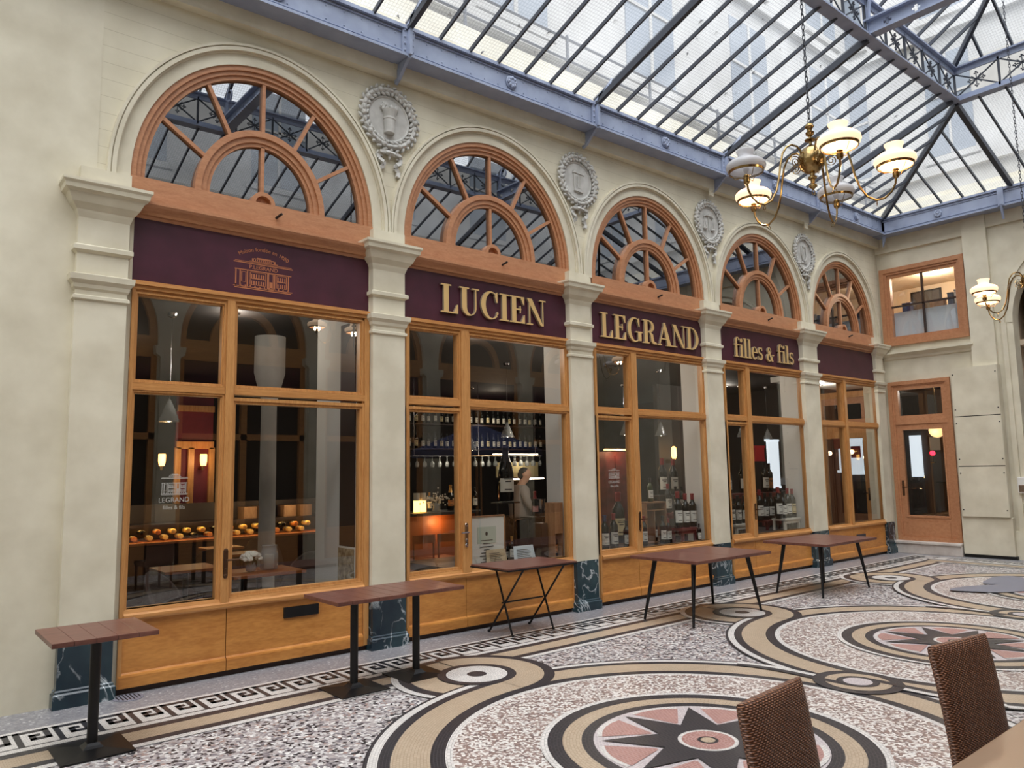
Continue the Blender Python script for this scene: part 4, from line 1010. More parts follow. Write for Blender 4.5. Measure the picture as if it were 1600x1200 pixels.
        for y, s_ in ((yr, -1), (YM(yr), 1)):
            mb.bar((x, y, z), (x, y, z+.6), .06, .06, (1, 0, 0))
            mb.tube([(x, y+s_*.03, z+.22)]+[(x, y+s_*(.03+.55*(1-math.cos(a))), z+.22+.75*math.sin(a)) for a in [PI/2*j/8 for j in range(1, 9)]], .03, 6)
            mb.tube([(x, y+s_*(.17+.09*math.cos(a)), z+.56+.09*math.sin(a)) for a in [2*PI*j/14 for j in range(14)]], .016, 6, closed=True)
        struct(mb.build('trim_%d' % (57+k), 'blue_iron'), ['pierced tie beam with quatrefoils at the far end of the lantern', 'pierced tie beam with quatrefoils above the first shop windows'][k], 'tie beam')
    # glazing
    mb = MB(); F = lambda *p: mb.add(list(p), [tuple(range(len(p)))])
    for sy in (lambda y: y, YM):
        F((-6, sy(ye), ze(-6)+.04), (EX0, sy(ye), ze(EX0)+.04), (EX1, sy(yr), zr(EX1)+.04), (-6, sy(yr), zr(-6)+.04))
        F((-6, sy(yr), zt(-6)+.04), (EX1, sy(yr), zt(EX1)+.04), (xr_, YC, ZRIDGE+.04), (-6, YC, ZRIDGE+.04))
    F((EX0, ye, ze(EX0)+.04), (EX0, YM(ye), ze(EX0)+.04), (EX1, YM(yr), zr(EX1)+.04), (EX1, yr, zr(EX1)+.04))
    F((EX1, yr, zt(EX1)+.04), (EX1, YM(yr), zt(EX1)+.04), (xr_, YC, ZRIDGE+.04))
    struct(mb.build('ceiling', 'roof_glass'), 'wired glass panes of the pitched gallery roof', 'glass roof')
    # walkway rail and dead leaves lying on the glass
    mb = MB()
    for s_, (yy, zz) in enumerate(((-.05, 7.15), (-.05, 7.45))): mb.tube([(-6, yy, zz), (XE, yy, zz)], .018, 6)
    for k in range(12): mb.bar((-5+1.7*k, -.05, 6.6), (-5+1.7*k, -.05, 7.5), .03, .03, (1, 0, 0))
    struct(mb.build('trim_60', 'dark_iron'), 'thin maintenance rail outside the glass roof', 'rail')
    lv = MB(); rnd = random.Random(11)
    for k in range(90):
        x = rnd.uniform(1, 11); t_ = rnd.random()**1.5; p = Vector(P(x, t_, lambda y: y))+Vector((0, 0, .046)); a = rnd.uniform(0, 6)
        r_ = rnd.uniform(.015, .04); lv.add([p+Vector((r_*math.cos(a), r_*math.sin(a), .0+.4*-r_*math.sin(a))), p+Vector((-.4*r_*math.sin(a), .4*r_*math.cos(a), .02)), p-Vector((r_*math.cos(a), r_*math.sin(a), -.4*r_*math.sin(a))), p+Vector((.4*r_*math.sin(a), -.4*r_*math.cos(a), .012))], [(0, 1, 2, 3)])
    tag(lv.build('dead_leaves', 'dark_wood'), 'scattered dead leaves lying on the glass roof', 'leaves', None, 'stuff')
roof()
# the courtyard walls rising outside the glass
def outer():
    for nm, f, l in (('wall_upper_left', lambda a, d, z: (a, .55+d, z), 'pale upper storeys above the arcade seen through the glass'), ('wall_upper_far', lambda a, d, z: (XE+.5+d, YC-5+a*.7, z), 'pale upper storeys beyond the far end seen through the glass'), ('wall_upper_right', lambda a, d, z: (a, YO-.6-d, z), 'pale upper storeys of the opposite building')):
        mb = MB(); H = 13 if 'right' not in nm else 9.5; a0, a1 = (-9, 17)
        def bx(x0, d0, z0, x1, d1, z1, mi): 
            p, q = f(x0, d0, z0), f(x1, d1, z1); mb.box(*[min(a, b) for a, b in zip(p, q)], *[max(a, b) for a, b in zip(p, q)], mi)
        bx(a0, 0, 6.7, a1, .3, H, 0)
        for k in range(9):
            x = -7.4+2.9*k
            for z in (7.9, 10.9): bx(x, -.02, z, x+1.2, .05, z+2.1, 1); bx(x-.12, -.08, z-.15, x+1.32, .02, z-.03, 0); bx(x+.57, -.04, z, x+.63, .02, z+2.1, 0); bx(x, -.04, z+1.2, x+1.2, .02, z+1.25, 0)
        for z in (7.5, 10.4): bx(a0, -.12, z, a1, .02, z+.18, 0)
        struct(mb.build(nm, ['outer_wall', 'outer_window']), l, 'wall')
outer()

# parasol standing beside the camera: the shop panes mirror it
t = thing('parasol', 'navy parasol mirrored in the panes of the second shop window', 'parasol', (8.4, -6.1, 0)); mb = MB(); px, py = 8.4, -6.1
rim = [(px+1.5*math.cos(PI/4*k+.39), py+1.3*math.sin(PI/4*k+.39), 2.18) for k in range(8)]; low = [(x, y, z-.16) for x, y, z in rim]
mb.add([(px, py, 2.75)]+rim+low, [(0, 1+k, 1+(k+1) % 8) for k in range(8)]+[(1+k, 9+k, 9+(k+1) % 8, 1+(k+1) % 8) for k in range(8)]); mb.build('canopy', 'navy', t)
mb = MB(); mb.tube([(px, py, 0), (px, py, 2.74)], .024, 10); mb.lathe([(.28, 0), (.28, .06), (.05, .09)], (px, py, 0), 20); mb.build('pole', 'black_metal', t)
for k in range(8): mb = MB(); mb.bar((px, py, 2.71), tuple(Vector(rim[k])-Vector((0, 0, .03))), .012, .018); mb.build('rib', 'black_metal', t)

# ------------------------------------------------------------------ tables in front of the shop
def pedestal_table(name='pedestal_table'):
    t = thing(name, 'small square pedestal table with dark wood top at the left end', 'table')
    mb = MB()
    for k in range(5): mb.box(-.30+.12*k+.0006, -.30, .712, -.18+.12*k-.0006, .30, .742)
    mb.build('tabletop', 'table_wood', t, bevel=.003)
    mb = MB(); mb.tube([(0, 0, .02), (0, 0, .70)], .032, 16); mb.box(-.14, -.14, .698, .14, .14, .712); mb.build('column', 'black_metal', t, smooth=True)
    mb = MB(); h = .21; rloft(mb, 0, 0, 0, 0, [(.0, 0)]) if False else None
    vs = []
    for e, z in ((h, 0), (h, .008), (.06, .022), (.045, .035), (.033, .05)): vs += [(-e, -e, z), (e, -e, z), (e, e, z), (-e, e, z)]
    mb.add(vs, [(4*i+j, 4*i+(j+1) % 4, 4*i+4+(j+1) % 4, 4*i+4+j) for i in range(4) for j in range(4)]+[(3, 2, 1, 0), (16, 17, 18, 19)])
    mb.build('base_plate', 'black_metal', t)
    return t
T1 = pedestal_table(); T1.location = (-.41, -1.235, .005)
dup(T1, (1.48, -1.165, .005), 'square pedestal table below the letter slot, left of its touching twin')
dup(T1, (2.082, -1.145, .005), 'square pedestal table in front of the second pilaster, right of its touching twin')
t = thing('folding_table', 'narrow folding table with crossed black legs below the framed certificate', 'table', (3.83, -.56, 0))
mb = MB(); mb.box(3.34, -.88, .725, 4.31, -.26, .742); mb.build('tabletop', 'table_wood', t, bevel=.003)
mb = MB(); mb.box(3.335, -.886, .712, 4.315, -.254, .726); mb.build('edge_rim', 'black_metal', t)
for x, l in ((3.62, 'a'), (4.20, 'b')):
    for y0, y1 in ((-.2, -.80), (-.60, -.32)):
        mb = MB(); mb.tube([(x, y0, .0), (x, y1, .715)], .011, 8); mb.ball((x, y0, .012), .016, 8); mb.build('leg', 'black_metal', t)
mb = MB(); mb.tube([(3.62, -.43, .33), (4.20, -.43, .33)], .009, 8); mb.build('stretcher', 'black_metal', t)
def splay_table():
    t = thing('dining_table', 'dark wood dining table with splayed black legs in front of the third shop window', 'table')
    mb = MB(); mb.box(-.73, -.47, .68, .0-.001, .47, .715); mb.box(.001, -.47, .68, .73, .47, .715); mb.build('tabletop', 'table_wood', t, bevel=.005)
    for sx in (-1, 1):
        for sy in (-1, 1):
            mb = MB(); mb.tube([(sx*.52, sy*.27, .672), (sx*.66, sy*.34, .0)], [.028, .014], 10); mb.build('leg', 'black_metal', t, smooth=True)
            mb = MB(); mb.box(sx*.52-.07, sy*.27-.05, .662, sx*.52+.07, sy*.27+.05, .68); mb.build('leg_plate', 'black_metal', t)
    return t
T4 = splay_table(); T4.location = (5.96, -1.29, .005)
dup(T4, (8.62, -1.35, .005), 'dark wood dining table with splayed black legs in front of the fourth shop window', scale=.975)

# ------------------------------------------------------------------ wicker chairs and their table
def wicker_chair():
    t = thing('wicker_chair', 'brown wicker chair with a high woven back at the lower middle of the photo', 'chair')
    def slab(w0, w1, zs, ys, th, mb):
        """upright woven slab with rounded edges; zs/ys: centre line"""
        n = len(zs); vs = []; K = 20
        for i in range(n):
            wd = (w0+(w1-w0)*i/(n-1))/2
            for k in range(K):
                a = 2*PI*k/K; c, s_ = math.cos(a), math.sin(a); p = 5
                vs.append((wd*math.copysign(abs(c)**(2/p), c), ys[i]+th[i]/2*math.copysign(abs(s_)**(2/3), s_), zs[i]))
        fs = [(i*K+k, i*K+(k+1) % K, (i+1)*K+(k+1) % K, (i+1)*K+k) for i in range(n-1) for k in range(K)]+[tuple(range(K))[::-1], tuple(range((n-1)*K, n*K))]
        mb.add(vs, fs)
    mb = MB(); zs = [.40, .5, .62, .74, .86, .94, .968, .985, .992]; ys = [-.02, -.012, .0, .015, .035, .05, .055, .058, .058]; th = [.05, .05, .05, .05, .05, .05, .046, .034, .012]
    slab(.42, .43, zs, ys, th, mb); mb.build('backrest', 'wicker', t, smooth=True)
    mb = MB(); mb.box(-.21, -.46, .36, .21, -.03, .44); mb.build('seat', 'wicker', t, bevel=.02)
    for sx in (-.18, .18):
        for y in (-.43, -.02): mb = MB(); mb.tube([(sx, y, 0), (sx, y, .37)], [.018, .022], 10); mb.build('leg', 'wicker', t, smooth=True)
    return t
C1 = wicker_chair(); C1.location = (.70, -5.465, .005); C1.rotation_euler = (0, 0, math.radians(5))
dup(C1, (1.87, -5.60, .005), 'brown wicker chair at the right edge, behind the tan table corner', rotz=math.radians(-8))
t = thing('cafe_table', 'tan table top cut off by the lower right corner of the photo', 'table', (1.6, -6.08, 0))
mb = MB(); mb.box(.55, -6.43, .712, 2.75, -5.765, .742); mb.build('tabletop', 'tan_top', t, bevel=.006)
for x in (1.28, 2.6):
    for y in (-6.35, -5.84): mb = MB(); mb.box(x-.025, y-.025, 0, x+.025, y+.025, .712); mb.build('leg', 'black_metal', t)

# ------------------------------------------------------------------ chandeliers
def chandelier(label):
    t = thing('chandelier', label, 'chandelier')
    mb = MB(); mb.lathe([(0, .165), (.012, .16), (.012, .13), (.03, .12), (.08, .085), (.105, .03), (.108, -.02), (.09, -.07), (.05, -.105), (.02, -.115), (.02, -.135), (.035, -.145), (.035, -.16), (.018, -.17), (.016, -.20), (.032, -.215), (.032, -.23), (.012, -.245), (0, -.26)], n=24); mb.build('ball_body', 'brass', t, smooth=True)
    mb = MB(); mb.lathe([(0, .16), (.045, .168), (.045, .175), (.012, .185), (.012, .20), (.03, .215), (.035, .235), (.02, .25), (.02, .265), (.036, .285), (.03, .305), (.01, .315), (0, .32)], n=16); mb.build('finial', 'brass', t, smooth=True)
    mb = MB(); mb.tube([(.022*math.cos(a), 0, -.275+.022*math.sin(a)) for a in [2*PI*k/12 for k in range(12)]], .004, 6, closed=True); mb.build('ring', 'brass', t)
    mb = MB(); z = .335; k = 0
    while z < 4.35:
        hz = .03; ax = k % 2
        mb.tube([((.011*math.cos(a), 0) if ax else (0, .011*math.cos(a)))+(z+hz*math.sin(a),) for a in [2*PI*j/8 for j in range(8)]], .0042, 5, closed=True); z += .046; k += 1
    mb.build('chain', 'dark_iron', t)
    for k, deg in enumerate((10, 82, 154, 226, 298)):
        R = Matrix.Rotation(math.radians(deg), 4, 'Z'); lit = k in (1, 3, 4)
        def P(pts): return [R @ Vector((r, 0, z)) for r, z in pts]
        cr = [(.09, .02), (.10, .07), (.13, .105), (.18, .115), (.23, .09), (.27, .03), (.295, -.07), (.315, -.18), (.345, -.29), (.395, -.375), (.46, -.415), (.52, -.405), (.57, -.36), (.60, -.30), (.61, -.235)]
        mb = MB(); mb.tube(P(cr), .0085, 8)
        mb.tube(P([(.10+.055*(1-j/26)*math.cos(1.2*j/2)+.05, -.03+.055*(1-j/26)*math.sin(1.2*j/2)) for j in range(24)]), .004, 5)
        mb.tube([R @ Vector((.46+.0, .016*math.cos(a), -.44+.016*math.sin(a))) for a in [2*PI*j/10 for j in range(10)]], .003, 5, closed=True)
        arm = mb.build('arm', 'brass', t, smooth=True)
        c = R @ Vector((.61, 0, -.235)); C = (c.x, c.y, c.z)
        mb = MB(); mb.lathe([(.01, -.02), (.022, -.01), (.026, .0), (.026, .03), (.02, .035), (.024, .05), (.018, .06), (.0, .06)], C, 14)
        for j in range(3):
            a = 2*PI*j/3; mb.tube([(c.x+.02*math.cos(a), c.y+.02*math.sin(a), c.z+.035), (c.x+.09*math.cos(a), c.y+.09*math.sin(a), c.z+.03), (c.x+.122*math.cos(a), c.y+.122*math.sin(a), c.z+.075)], .003, 5)
        mb.build('lamp_holder', 'brass', t, smooth=True)
        mb = MB(); z0 = .08; o = [(.126, 0), (.146, .018), (.156, .042), (.152, .066), (.13, .088), (.09, .104), (.066, .116), (.058, .13), (.06, .15), (.07, .172), (.073, .18)]
        inn = [(r-.004, h) for r, h in o[::-1]]
        mb.lathe([(r, z0+h) for r, h in o+inn+o[:1]], C, 28, caps=False); sh = mb.build('glass_shade', 'opal_lit' if lit else 'opal', t, smooth='all', label='glowing warm opal glass shade' if lit else 'unlit white opal glass shade')
        mb = MB(); mb.lathe([(.129, z0-.006), (.136, z0-.004), (.14, z0+.012), (.134, z0+.014), (.128, z0+.004), (.129, z0-.006)], C, 28, caps=False); mb.build('shade_rim', 'brass', t, smooth=True)
        mb = MB(); mb.lathe([(.0, .06), (.012, .07), (.024, .095), (.022, .12), (.0, .135)], C, 10); mb.build('bulb', 'bulb' if lit else 'opal', t, smooth='all')
    return t
CH = chandelier('five-armed brass chandelier hanging in full view at the upper right'); CH.location = (4.19, YC, 4.22)
CH2 = dup(CH, (9.62, YC, 4.02), 'brass chandelier farther back, cut off by the right edge of the photo', rotz=math.radians(203))
for base, rz in ((CH.location, 0), (CH2.location, 203)):
    for deg in (82, 226, 298):
        L = bpy.data.objects.new('chandelier_light', bpy.data.lights.new('chandelier_light', 'POINT')); col.objects.link(L); a = math.radians(deg+rz)
        L.location = (base[0]+.61*math.cos(a), base[1]+.61*math.sin(a), base[2]-.17); L.data.energy = 5; L.data.color = (1, .78, .52); L.data.shadow_soft_size = .05

# ------------------------------------------------------------------ the shop inside
def at_d(u, v, D):
    d = Fw+Rt*((u-800)/FPX)-Up*((v-600)/FPX); return CAM+d*D
ZC = 3.46
def room():
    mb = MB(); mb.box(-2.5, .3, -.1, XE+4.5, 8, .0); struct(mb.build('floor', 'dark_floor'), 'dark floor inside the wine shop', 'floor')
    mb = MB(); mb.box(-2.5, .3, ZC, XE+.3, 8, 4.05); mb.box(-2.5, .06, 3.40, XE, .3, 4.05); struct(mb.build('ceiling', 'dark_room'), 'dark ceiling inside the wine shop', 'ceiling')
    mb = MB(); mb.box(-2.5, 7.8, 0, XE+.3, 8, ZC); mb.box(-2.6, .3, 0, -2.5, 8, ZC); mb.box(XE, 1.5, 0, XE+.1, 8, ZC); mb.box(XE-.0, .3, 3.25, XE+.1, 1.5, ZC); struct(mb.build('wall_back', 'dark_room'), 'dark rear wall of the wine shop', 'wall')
    # mezzanine behind the fan windows
    mb = MB(); mb.box(-2.5, 3.4, 4.05, XE+.3, 3.5, 7); mb.box(-2.5, .3, 6.9, XE+.3, 3.5, 7); mb.box(-.7, .3, 4.05, -.6, 3.5, 7); mb.box(XE+.2, .3, 4.05, XE+.3, 3.5, 7)
    struct(mb.build('wall_mezzanine', 'attic'), 'grey room behind the fan windows', 'wall')
    # piers behind the pilasters
    for k, (x0, x1, d) in enumerate(((2.2, 2.74, 1.06), (5.11, 5.62, .45), (8.0, 8.5, .45), (10.87, 11.4, .45))):
        mb = MB(); mb.box(x0, .10, 0, x1, d, ZC); struct(mb.build('trim_%d' % (70+k), 'pier_white'), 'pale grey pier behind the %s shop window' % ['first', 'second', 'third', 'fourth'][k], 'pier')
    mb = MB(); mb.box(2.185, .16, 0, 2.2, .50, .96); mb.box(2.19, .13, 0, 2.2, .55, .98, 1); struct(mb.build('trim_75', ['rough_stone', 'pier_white']), 'bare rough stone patch in the pier of the first shop window', 'stone patch')
    mb = MB(); mb.box(2.188, .16, .98, 2.2, .48, 3.3); struct(mb.build('trim_76', 'dark_wood'), 'dark sheet painted as the recess shade above the stone patch', 'recess')  # flat dark sheet, the shade of the niche put into its colour
    p = at(418, 760, y=2.4); mb = MB(); mb.lathe([(.14, 0), (.14, .1), (.105, .16), (.095, 2.6), (.115, 2.64), (.105, 2.68), (.14, 2.8), (.19, 3.0), (.19, ZC)], (p.x, p.y, 0), 24); struct(mb.build('trim_77', 'grey_plaster', smooth=True), 'round pale column inside the first shop window', 'column')
    # counter sills that carry the window displays
    for k, (x0, x1) in enumerate(((3.5, 5.05), (5.6, 7.95), (8.5, 10.85))):
        mb = MB(); mb.box(x0, .10, .55, x1, 1.35, .63); struct(mb.build('trim_%d' % (80+k), 'dark_wood'), 'dark display ledge inside the %s shop window' % ['second', 'third', 'fourth'][k], 'display ledge')
room()
def lamp(loc, e, c=(1, .72, .42), r=.06):
    L = bpy.data.objects.new('shop_light', bpy.data.lights.new('shop_light', 'POINT')); col.objects.link(L); L.location = loc; L.data.energy = e; L.data.color = c; L.data.shadow_soft_size = r
for k, (x, y, e, l) in enumerate(((1.3, 1.2, 16, 'recessed ceiling spot above the candle table of the first window'), (.4, 3.4, 10, 'recessed ceiling spot above the tables deep in the first window'), (4.3, .85, 16, 'recessed ceiling spot above the display of the second window'), (6.9, .85, 16, 'recessed ceiling spot above the display of the third window'), (9.8, .85, 16, 'recessed ceiling spot above the display of the fourth window'), (12.6, .6, 12, 'added ceiling spot brightening the far corner vestibule'), (12.4, 2.6, 10, 'added ceiling spot brightening the rear of the far corner'), (XE+1.8, -.6, 40, 'added ceiling spot brightening the room behind the far glazed door'))):  # far corner and far door spots are added to brighten those rooms
    zc_ = 3.29 if k == 5 else 3.49 if k == 7 else 3.455
    t = thing('ceiling_spot', l, 'ceiling spot', (x, y, zc_)); mb = MB(); mb.lathe([(.06, .01), (.06, -.008), (.045, -.01), (.04, .005)], (x, y, zc_), 18); mb.build('rim', 'chrome', t, smooth=True); mb = MB(); mb.lathe([(.038, -.004), (0, -.006)], (x, y, zc_), 14); mb.build('lens', 'white_spot', t)
    lamp((x, y, zc_-.12), e, (1, .90, .78), .06)
# pendants
def pendant(label, D, u, v):
    p = at_d(u, v, D); t = thing('pendant_lamp', label, 'pendant lamp', p, 'glass pendant lamps in the shop')
    X, Y, Z = p
    mb = MB(); mb.lathe([(.012, .24), (.11, .0), (.106, .0), (.010, .236)], (X, Y, Z), 24); mb.build('cone_shade', 'clear_glass', t, smooth='all')
    mb = MB(); mb.lathe([(.0, .14), (.03, .135), (.045, .10), (.085, .03), (.098, .0), (.09, .0), (.03, .08), (0, .09)], (X, Y, Z), 20); mb.build('reflector', 'chrome', t, smooth=True)
    mb = MB(); mb.ball((X, Y, Z+.02), .022, 8); mb.build('bulb', 'white_spot', t)
    mb = MB(); mb.tube([(X, Y, Z+.13), (X, Y, ZC)], .0035, 6); mb.build('cord', 'chrome', t)
    mb = MB(); mb.lathe([(.055, ZC), (.05, ZC-.03), (.02, ZC-.05), (0, ZC-.05)], (X, Y, 0), 16); mb.build('canopy', 'chrome', t, smooth=True)
for a in (('clear glass pendant lamp in the first shop window', 8.0, 264, 659), ('clear glass pendant lamp behind the wide pane of the second shop window', 12.2, 793, 683), ('small pendant lamp deep in the second shop window beside the mullion', 15.5, 738, 704), ('clear glass pendant lamp behind the wide pane of the third shop window', 13.4, 1033, 681), ('clear glass pendant lamp behind the narrow pane of the third shop window', 15.6, 976, 680), ('pendant lamp behind the narrow pane of the fourth shop window', 16.2, 1159, 683), ('pendant lamp behind the wide pane of the fourth shop window', 16.6, 1200, 687)): pendant(*a)

# bottles: every bottle is glass, capsule and paper label
def bottle(name, label, cap='cap_black', lab='label', glass_='bottle_glass', kind=0):
    t = thing(name, label, 'bottle')
    if kind == 0: pr = [(.030, 0), (.037, .004), (.037, .185), (.034, .20), (.022, .222), (.0155, .235), (.0145, .25), (.0145, .285)]
    else: pr = [(.036, 0), (.043, .005), (.043, .15), (.038, .18), (.026, .22), (.018, .25), (.0155, .27), (.0155, .29)]
    mb = MB(); mb.lathe(pr+[(0, pr[-1][1])], n=18); mb.build('glass_body', glass_, t, smooth='all')
    r = pr[2][0]+.0006
    mb = MB(); mb.lathe([(.0165, .245), (.0165, .285), (.018, .288), (.018, .296), (.016, .30), (0, .30)] if kind == 0 else [(.0285, .215), (.020, .245), (.018, .27), (.018, .285), (.0205, .288), (.021, .302), (.014, .31), (0, .31)], n=14); mb.build('capsule', cap, t, smooth=True)
    mb = MB(); n = 10; a0, a1 = -PI/2-1.15, -PI/2+1.15; z0, z1 = (.045, .145) if kind == 0 else (.05, .125)
    vs = [(rr*math.cos(a0+(a1-a0)*k/n), rr*math.sin(a0+(a1-a0)*k/n), z) for rr in (r,) for k in range(n+1) for z in (z0, z1)]
    mb.add(vs, [(2*k, 2*k+2, 2*k+3, 2*k+1) for k in range(n)]); lb = mb.build('paper_label', lab, t, smooth='all')
    mb = MB()
    for zz, w_ in ((.118, .6), (.104, .4), (.06, .5)):
        vs = [((r+.0006)*math.cos(-PI/2+w_*(2*k/6-1)), (r+.0006)*math.sin(-PI/2+w_*(2*k/6-1)), z) for k in range(7) for z in (zz if kind == 0 else zz-.0, (zz if kind == 0 else zz)+.006)]
        mb.add(vs, [(2*k, 2*k+2, 2*k+3, 2*k+1) for k in range(6)])
    mb.build('label_print', 'ink', lb)
    return t
B0 = bottle('wine_bottle', 'x'); B1 = bottle('champagne_bottle', 'x', kind=1)
used = set()
def show(u, vtop, y, zb_, cap, lab, text, proto=B0, glass_='bottle_glass', turn=0, group=None):
    top = at(u, vtop, y=y); x = at(u, vtop+25, y=y).x; s = (top.z-zb_)/.30
    a = math.radians(turn)-.35
    if proto.name not in used:
        pass
    return dup(proto, (x, y, zb_+.002), text, rotz=a, scale=s, swap={'capsule': cap, 'paper_label': lab, 'glass_body': glass_}, group=group)
# second shop window
LZ = .632
p0, p1 = at(736, 885, y=.22), at(781, 803, y=.30)
t = thing('framed_certificate', 'framed white certificate leaning inside the second shop window', 'framed picture', (p0.x, .25, LZ))
x0, x1, z0, z1 = p0.x-.02, p1.x+.0, LZ, p1.z; mb = MB()
for a in ((x0, z0, x0+.015, z1), (x1-.015, z0, x1, z1), (x0, z0, x1, z0+.015), (x0, z1-.015, x1, z1)): mb.box(a[0], .20, a[1], a[2], .225, a[3])
mb.build('frame', 'crate_wood', t); mb = MB(); mb.box(x0+.012, .21, z0+.012, x1-.012, .222, z1-.012); mb.build('mount', 'paper', t)
cx = (x0+x1)/2-.02; mb = MB(); mb.box(cx-.13, .206, z0+.26, cx+.14, .210, z1-.13); sh = mb.build('document', 'paper_green', t)
mb = MB(); mb.ball((cx, .206, z1-.21), .025, 8, (.8, .1, 1))
for k in range(9): w_ = [.09, .05, .10, .04, .08, .1, .06, .09, .05][k]; mb.box(cx-w_, .2045, z1-.29-.035*k, cx+w_, .2062, z1-.282-.035*k)
mb.build('text_lines', 'ink', sh)
for u0, u1, v0, v1, m_, l_ in ((760, 791, 857, 876, 'paper_tan', 'tan menu card standing inside the second shop window below the certificate'), (803, 835, 851, 872, 'paper_blue', 'white menu card standing right of the tan card')):
    a, b = at(u0, v1, y=.16), at(u1, v0, y=.16); t = thing('menu_card', l_, 'card', (a.x, .16, LZ)); mb = MB()
    mb.add([(a.x, .15, LZ), (b.x+.02, .15, LZ), (b.x, .19, b.z), (a.x+.02, .19, b.z), (a.x, .154, LZ), (b.x+.02, .154, LZ), (b.x, .194, b.z), (a.x+.02, .194, b.z)], [(0, 1, 2, 3), (7, 6, 5, 4), (0, 4, 5, 1), (1, 5, 6, 2), (2, 6, 7, 3), (3, 7, 4, 0)]); mb.build('card', m_, t)
    mb = MB(); H = b.z-LZ; dy = .04/H
    for k in range(6): zz = LZ+H*(.25+.1*k); mb.box(a.x+.06, .15+dy*(zz-LZ)-.003, zz, b.x-.05-.02*(k % 3), .15+dy*(zz-LZ)+.001, zz+.006)
    mb.build('writing', 'ink', t)
show(792, 848, .50, LZ, 'cap_black', 'label', 'small dark bottle just left of the white menu card')
show(800, 838, .40, LZ, 'cap_gold', 'label', 'small bottle with an orange capsule behind the white menu card')
show(843, 835, .52, LZ, 'cap_black', 'label', 'wine bottle with a large white label beside the wooden case in the second window')
show(790, 698, 1.25, at(790, 783, y=1.25).z, 'cap_black', 'label', 'huge black bottle standing high in the second shop window', B1)
show(836, 769, 1.0, at(836, 806, y=1.0).z, 'cap_red', 'label_pink', 'champagne bottle with a round pink label in the second shop window', B1)
# stand carrying the two champagne bottles
for u, v, y, l_ in ((790, 784, 1.25, 'slim black stand under the huge black bottle'), (836, 807, 1.0, 'slim black stand under the pink-labelled champagne')):
    p = at(u, v, y=y); t = thing('display_stand', l_, 'stand', (p.x, y, LZ)); mb = MB(); mb.box(p.x-.16, y-.12, p.z-.02, p.x+.16, y+.12, p.z); mb.build('shelf', 'black_metal', t)
    for sx in (-.14, .14): mb = MB(); mb.tube([(p.x+sx, y, LZ), (p.x+sx, y, p.z-.01)], .012, 6); mb.build('post', 'black_metal', t)
p = at(847, 805, y=1.05); t = thing('ice_bucket', 'chrome ice bucket beside the pink-labelled champagne', 'bucket', (p.x+.05, 1.08, p.z)); mb = MB(); mb.lathe([(.06, 0), (.065, .01), (.095, .22), (.10, .23), (.09, .22), (.06, .015), (0, .012)], (p.x-.03, 1.08, at(836, 807, y=1.0).z+.001), 18); mb.build('bucket', 'chrome', t, smooth=True)
t = thing('wooden_wine_case', 'tall open wooden wine case at the right of the second shop window', 'wine case', (4.93, .20, LZ)); xa_, xb_, zt1 = 4.93, 5.07, at(868, 785, y=.2).z
mb = MB(); mb.box(xa_, .13, LZ, xa_+.014, .30, zt1); mb.box(xb_-.014, .13, LZ, xb_, .30, zt1); mb.box(xa_+.014, .286, LZ, xb_-.014, .30, zt1); mb.box(xa_+.014, .13, LZ, xb_-.014, .286, LZ+.02); mb.box(xa_+.014, .13, zt1-.02, xb_-.014, .286, zt1); mb.build('case', 'crate_wood', t)
mb = MB(); mb.box(xa_+.0, .118, LZ+(zt1-LZ)*.45, xb_, .13, zt1); mb.build('sliding_lid', 'crate_wood', t)
dup(B0, ((xa_+xb_)/2, .205, LZ+.022), 'bottle standing in the open wooden case of the second shop window', rotz=-.3, scale=1.0, swap={'paper_label': 'label_orange'})
zq = at(855, 816, y=.3).z; mb = MB(); mb.box(4.78, .22, LZ, 4.90, .36, zq); mb.box(4.79, .212, LZ+.02, 4.89, .22, zq-.02); tag(mb.build('wine_carton', 'dark_wood', bevel=.003), 'dark brown upright carton left of the tall wooden case', 'carton')
p = at(884, 862, x=5.085); 
def wall_socket(x, y, z, l): t = thing('power_socket', l, 'socket', (x, y, z)); mb = MB(); mb.box(x-.012, y-.045, z-.045, x, y+.045, z+.045); mb.build('plate', 'socket', t, bevel=.004); mb = MB(); mb.lathe([(.02, -.013), (.02, .0), (0, .0)], (0, 0, 0), 10, 'y'); mb.v = [(x-.0135+.0*v[0], y+v[0], z+v[2]) for v in mb.v]; mb.build('outlet', 'dark_room_grey', t)
wall_socket(5.108, .25, LZ+.12, 'white power socket low on the pier of the second shop window'); wall_socket(7.998, .28, LZ+.12, 'white power socket low on the pier of the third shop window')
for k, yy in enumerate((.38, .26)): wall_socket(10.868, yy, LZ+.1, ['left of two white power sockets on the pier of the fourth shop window', 'right of two white power sockets on the pier of the fourth shop window'][k])
# third shop window
def stool(x0, x1, y, ztop, m_, label, z0=LZ, dp=.26):
    t = thing('stool', label, 'stool', ((x0+x1)/2, y, z0)); mb = MB(); mb.box(x0-.015, y-dp/2, ztop-.035, x1+.015, y+dp/2, ztop); mb.build('seat', m_, t, bevel=.004)
    for x in (x0+.02, x1-.02):
        for yy in (y-dp/2+.03, y+dp/2-.03): mb = MB(); mb.box(x-.018, yy-.018, z0, x+.018, yy+.018, ztop-.035); mb.build('leg', m_, t)
    mb = MB(); mb.box(x0, y-dp/2+.015, ztop-.085, x1, y-dp/2+.03, ztop-.035); mb.build('apron', m_, t)
BIG = show(966, 769, .95, LZ, 'cap_red', 'label_cream', 'very large bottle with a cream label in the narrow pane of the third window')
lt = small_text(BIG, 'CHATEAU', (0, -.0388, .127), .0125, 'ink', depth=.0004); lt.matrix_parent_inverse = Matrix()
